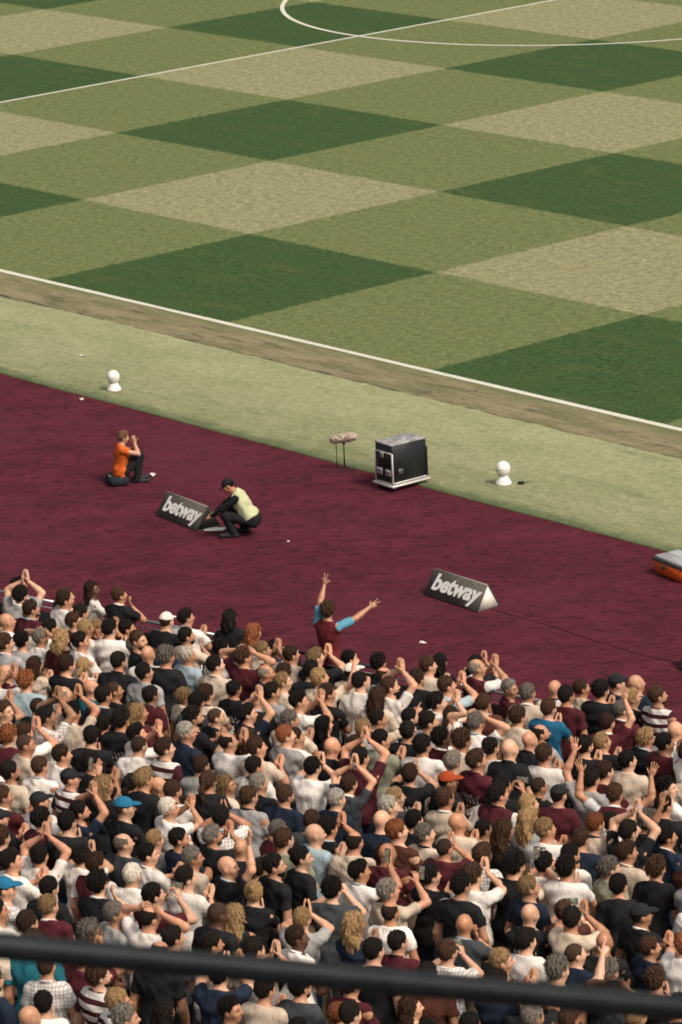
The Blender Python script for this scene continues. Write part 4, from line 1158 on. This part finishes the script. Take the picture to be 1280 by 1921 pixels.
# ---------------------------------------------------------------- triangular signs
def mat_board():
    b = NB('sign_board'); v = b.coord(); f = b.noise(v, 14, 4, .6); b.color(b.mix(b.ramp(f, .35, .7), (.075, .068, .056), (.10, .092, .078))); b.rough(.7); b.bump(b.noise(v, 90, 3), .2, .004); return b.m
MBD, MWH, MEDGE = mat_board(), plain('sign_white', (.66, .62, .55), .7, noise=.1), plain('sign_edge', (.30, .28, .24), .7)
cu = bpy.data.curves.new('lettering', 'FONT'); cu.body = 'betway'; cu.size = .36; cu.shear = .22; cu.offset = .012; cu.extrude = .003; cu.space_character = 1.0; cu.align_x = 'CENTER'; cu.resolution_u = 3
to = bpy.data.objects.new('lettering_tmp', cu); col.objects.link(to); bpy.context.view_layer.update()
LET = bpy.data.meshes.new_from_object(to.evaluated_get(bpy.context.evaluated_depsgraph_get())); bpy.data.objects.remove(to)
SL, SD, SH = 1.24, .44, .37
def sign(loc, rz, label, end_mat):
    o = empty('triangular_sign', loc, rz)
    t = .012
    def slab(p0, p1, x0, x1, th):
        p0, p1 = np.array(p0), np.array(p1); d = p1-p0; n = np.array([-d[1], d[0]]); n = n/np.linalg.norm(n)*th
        P = [(x, *q) for x in (x0, x1) for q in (p0, p1, p1+n, p0+n)]
        return P, [(0, 1, 2, 3), (7, 6, 5, 4), (0, 4, 5, 1), (1, 5, 6, 2), (2, 6, 7, 3), (3, 7, 4, 0)]
    f, a, bk = (-SD/2, .006), (0, SH), (SD/2, .006)
    link('front_face', MB().add(*slab(f, a, -SL/2, SL/2, t)).mesh('front_face'), MBD, o)
    link('back_face', MB().add(*slab(a, bk, -SL/2, SL/2, t)).mesh('back_face'), MBD, o)
    link('base_board', MB().box((0, 0, .006), (SL/2-.01, SD/2-.02, .005)).mesh('base_board'), MEDGE, o)
    for s in (-1, 1):
        m = MB(); x0, x1 = s*(SL/2-.016), s*(SL/2-.004)
        P = [(x, y, z) for x in (x0, x1) for y, z in ((-SD/2+.02, .016), (SD/2-.02, .016), (0, SH-.014))]
        m.add(P, [(0, 1, 4, 3), (1, 2, 5, 4), (2, 0, 3, 5)], [(0, 2, 1), (3, 4, 5)]); m.build('end_panel', end_mat, o)
    link('ridge_trim', MB().tube([(-SL/2, 0, SH+.006), (SL/2, 0, SH+.006)], .010, 6).mesh('ridge_trim'), MEDGE, o)
    lt = link('lettering', LET, plain('lettering_white', (.80, .77, .72), .6, noise=.03), o)
    sl = math.atan2(SH, SD/2); nrm = np.array([0, -math.sin(sl), math.cos(sl)]); mid = np.array([0, -SD/2, .006])+np.array([0, math.cos(sl), math.sin(sl)])*.125+nrm*(t+.004)
    lt.location = tuple(mid); lt.rotation_euler = (sl, 0, 0)
    tag(o, label, 'sign', 'triangular signs on the carpet'); return o
sign((40.96, -9.26, .002), R(-2), 'grey triangular sign lettered betway standing alone with white end panel', MWH)
sign((34.42, -9.32, .002), R(-6), 'grey triangular sign lettered betway beside the crouching person', plain('open_end_shade', (.03, .028, .026), .8))  # open ends: the shade inside is painted as a dark panel
sign((46.28, -9.22, .002), R(-2), 'grey triangular sign cut off by the right edge of the picture', MWH)
fl = MB().box((0, 0, .014), (.17, .09, .006), .003).build('cardboard_flap', MWH, None, loc=(35.17, -9.36, .002), rot=(0, R(-4), R(28)))
tag(fl, 'pale loose board lying at the end of the sign by the crouching person', 'board')
xs = np.linspace(41.62, 45.64, 40)
cb = MB().tube(np.c_[xs, -9.27+.03*np.sin(xs*2.1)+.015*np.sin(xs*5.3), np.full(40, .006)], .0045, 6).build('cable', plain('cable_rubber', (.030, .012, .017), .7), smooth=True)
tag(cb, 'thin dark cable running over the carpet between two signs', 'cable')

# ---------------------------------------------------------------- flight case
fc = empty('flight_case', (35.56, -5.60, 0), R(-3)); bk_, sv_ = plain('case_laminate', (.012, .013, .014), .45), plain('case_aluminium', (.60, .57, .53), .4, .35, noise=.1)
W_, D_, H0, H1 = .225, .37, .12, .79
link('body', MB().box((0, 0, (H0+H1)/2), (W_, D_, (H1-H0)/2-.004), .012).mesh('body'), bk_, fc)
def mat_lid():
    b = NB('case_lid'); v = b.coord(); f = b.noise(b.mapping(v, (3, 1, 1)), 6, 5, .7); b.color(b.mix(b.ramp(f, .4, .62), (.36, .35, .34), (.15, .15, .15))); b.rough(.5); b.bump(f, .3, .01); return b.m
link('lid', MB().box((0, 0, H1+.012), (W_+.002, D_+.002, .014), .006).mesh('lid'), mat_lid(), fc)
link('dolly_board', MB().box((0, 0, .10), (W_+.045, D_+.045, .016), .006).mesh('dolly_board'), sv_, fc)
for sx in (-1, 1):
    for sy in (-1, 1):
        c = link('castor', MB().tube([(-.018, 0, 0), (.018, 0, 0)], .038, 14).mesh('castor', False), plain('castor_rubber', (.02, .02, .02), .6), fc, (sx*.18, sy*.31, .040))
        link('bracket', MB().box((0, 0, .024), (.026, .022, .018), .004).mesh('bracket'), sv_, c)
        link('edge_trim', MB().box((sx*(W_+.001), sy*(D_+.001), (H0+.02+H1-.13)/2), (.014, .014, (H1-.13-H0-.02)/2), .004).mesh('edge_trim'), sv_ if sy < 0 else bk_, fc)
link('edge_trim', MB().box((0, -D_-.003, .66), (W_-.016, .010, .016), .003).mesh('edge_trim'), sv_, fc)
link('edge_trim', MB().box((0, -D_-.003, .135), (W_-.016, .010, .012), .003).mesh('edge_trim'), sv_, fc)
link('edge_trim', MB().box((W_+.003, 0, .145), (.010, D_-.016, .012), .003).mesh('edge_trim'), sv_, fc)
for x in (-.115, .115):
    d = link('recessed_handle', MB().box((x, -D_-.004, .32), (.075, .008, .055), .004).mesh('recessed_handle'), sv_, fc)
    link('grip', MB().tube([(x-.05, -D_-.018, .325), (x+.05, -D_-.018, .325)], .011, 8).mesh('grip', True), bk_, d)
lb = link('latch', MB().box((-.03, -D_-.016, .62), (.042, .010, .055), .006).mesh('latch'), sv_, fc); link('twist_key', MB().box((-.03, -D_-.029, .61), (.010, .006, .03), .003).mesh('twist_key'), bk_, lb)
link('latch', MB().box((W_+.008, -.20, .33), (.008, .05, .05), .004).mesh('latch'), plain('dull_steel', (.12, .12, .12), .4, .6), fc)
tag(fc, 'black wheeled flight case with silver edges at the carpet border', 'flight case')

# ---------------------------------------------------------------- furry microphone on its stand
mc = empty('microphone_stand', (34.12, -5.62, 0), R(40)); stl = plain('stand_steel', (.025, .025, .027), .5)
for t in (0, 2.1, 4.2): link('leg', MB().tube([(0, 0, .06), (.17*math.cos(t), .17*math.sin(t), .012)], .010, 8).mesh('leg', True), stl, mc)
link('pole', MB().tube([(0, 0, .04), (0, 0, .50)], .012, 8).mesh('pole', True), stl, mc); link('pole', MB().tube([(-.13, 0, .035), (-.13, 0, .46)], .007, 8).mesh('pole', True), stl, mc)
link('clamp', MB().box((0, 0, .50), (.025, .02, .03), .005).mesh('clamp'), stl, mc)
def muff():
    g = np.random.default_rng(2); n, m = 34, 30; V = []
    for i in range(m):
        t = i/(m-1); x = -.24+.48*t; r = .072*(1-abs(2*t-1)**5)**.5*(1+.10*(t-.5))+.004
        for k in range(n): a = 2*math.pi*k/n; q = r*(1+.10*g.normal()); V.append((x+.006*g.normal(), q*math.cos(a), q*math.sin(a)))
    Q = [(i*n+k, i*n+(k+1) % n, i*n+n+(k+1) % n, i*n+n+k) for i in range(m-1) for k in range(n)]
    return MB().add(V, Q).mesh('fur_windshield', True)
link('fur_windshield', muff(), plain('beige_fur', (.40, .31, .25), .95, noise=.35, scale=40), mc, (0, 0, .575), (0, R(-9), 0))
tag(mc, 'beige furry windshield microphone on short black stand at the carpet edge', 'microphone')

# ---------------------------------------------------------------- white ball-topped markers on the turf
wp_ = plain('white_plastic', (.78, .74, .68), .45, noise=.05)
def marker(loc, label, s=1.0):
    o = empty('ball_marker', loc); o.scale = (s, s, s)
    link('base', MB().lathe([(0, .002), (.145, .002), (.148, .02), (.135, .05), (.105, .10), (.085, .145), (.078, .165), (0, .166)], n=28).mesh('base', True), wp_, o)
    link('collar', MB().lathe([(.0, .160), (.090, .162), (.092, .176), (.0, .178)], n=24).mesh('collar'), plain('grey_plastic', (.42, .41, .39), .5), o)
    b = MB().lathe([(.132*math.sin(t), .285-.132*math.cos(t)) for t in np.linspace(.02, math.pi-.001, 18)], n=28)
    q = link('ball', b.mesh('ball', True), wp_, o)
    link('seam', MB().lathe([(.1325, -.006), (.1345, 0), (.1325, .006)], (0, 0, .285), 28).mesh('seam', True), plain('grey_plastic', (.42, .41, .39), .5), q)
    return tag(o, label, 'marker', 'white markers on the turf')
marker((26.72, -4.86, .031), 'white ball on a cone base above the seated person in orange', .92)
marker((36.88, -4.50, .031), 'white ball on a cone base right of the flight case', .95)
tr_ = MB().box((0, 0, .028), (.055, .028, .026), .01).build('walkie_talkie', plain('black_plastic', (.02, .02, .02), .5), None, loc=(37.12, -4.32, .030), rot=(0, 0, .6))
link('antenna', MB().tube([(.05, 0, .035), (.15, .02, .045)], .006, 6).mesh('antenna'), plain('black_plastic', (.02, .02, .02), .5), tr_)
tag(tr_, 'small black radio lying beside the white marker near the flight case', 'radio')

# ---------------------------------------------------------------- orange box cut by the right edge
ob = empty('equipment_box', (42.60, -6.17, 0), R(-10)); org = plain('orange_plastic', (.62, .10, .015), .5, noise=.15)
link('tub', MB().box((0, 0, .115), (.36, .24, .110), .02, taper=1.04).mesh('tub'), org, ob)
for i, y in enumerate((-.12, .12)): link('lid', MB().box((0, y, .262), (.37, .112, .032), .012).mesh('lid'), plain('box_lid_grey', (.46, .46, .46), .5) if i else plain('box_lid_dark', (.30, .30, .30), .5), ob)
link('rim', MB().box((0, 0, .228), (.385, .262, .010), .004).mesh('rim'), plain('black_plastic', (.02, .02, .02), .5), ob)
link('clasp', MB().box((-.1, -.262, .16), (.035, .012, .03), .004).mesh('clasp'), plain('dull_steel', (.12, .12, .12), .4, .6), ob)
tag(ob, 'orange equipment box with grey lids at the right edge', 'box')

# ---------------------------------------------------------------- scraps of litter
lm = plain('paper_scrap', (.66, .60, .54), .8)
for (x, y, z, s, lab) in ((31.80, -7.98, .003, 1.5, 'white scrap on the carpet beside the feet of the person in orange'), (42.05, -11.05, .003, 1.0, 'white paper scrap on the claret carpet below the lone sign'), (24.15, -3.62, .031, 1.3, 'white paper scrap on the pale turf at far left'), (26.72, -5.62, .003, .9, 'white scrap at the carpet edge by the left marker'),
                         (36.6, -9.0, .003, .7, 'tiny white scrap right of the crouching person')):
    m = MB(); g = np.random.default_rng(int(x*10)); P = []
    for j in range(4):
        for i in range(4): P.append(((i-1.5)*.028*s+g.normal(0, .004), (j-1.5)*.022*s+g.normal(0, .004), abs(g.normal(.014, .009))*s+.002))
    P = np.array(P); m.add(np.r_[P, P-np.array([0, 0, .0025])], [(j*4+i, j*4+i+1, j*4+i+5, j*4+i+4) for j in range(3) for i in range(3)]+[(16+j*4+i+4, 16+j*4+i+5, 16+j*4+i+1, 16+j*4+i) for j in range(3) for i in range(3)])
    o = m.build('paper_scrap', lm, None, True, (x, y, z)); tag(o, lab, 'paper scrap', 'paper scraps on the ground')

# ---------------------------------------------------------------- the upper tier where the camera stands, and its handrail
up = MB(); cx = np.array([77.13, -42.51]); dr = norm((.37, 1.19, 0))[:2]; nr = np.array([dr[1], -dr[0]])     # along the rail, back towards the camera
rl = lambda s, z: (*(cx+dr*s), z)
zc, sl_ = 15.078, -.305
def decks():
    for i, (b0, b1, z) in enumerate(((-.25, .85, 13.80), (.85, 1.9, 14.15), (1.9, 3.0, 14.55), (3.0, 4.2, 15.0), (4.2, 7.5, 15.5))):
        c = [cx+dr*s+nr*b for s in (-9, 9) for b in (b0, b1)]
        P = [(*q, zz) for zz in (z-.6, z) for q in (c[0], c[1], c[3], c[2])]
        up.add(P, [(3, 2, 1, 0), (4, 5, 6, 7), (0, 1, 5, 4), (1, 2, 6, 5), (2, 3, 7, 6), (3, 0, 4, 7)])
decks(); structure(up.build('upper_tier_deck', conc))
hr = empty('handrail', rl(0, 13.80)); rm = plain('rail_paint', (.008, .0095, .010), .40, noise=.25, scale=12)
o0 = np.array(rl(0, 13.80))
link('rail', MB().tube([np.array(rl(s, zc+sl_*s))-o0 for s in (-3.2, -1, 1, 3.2)], .0225, 20).mesh('rail', True), rm, hr)
for s in (-3.0, 3.0): link('post', MB().tube([np.array(rl(s, 13.80))-o0, np.array(rl(s, zc+sl_*s-.02))-o0], .022, 12).mesh('post', True), rm, hr)
tag(hr, 'dark blurred handrail crossing the foreground at the bottom', 'handrail')
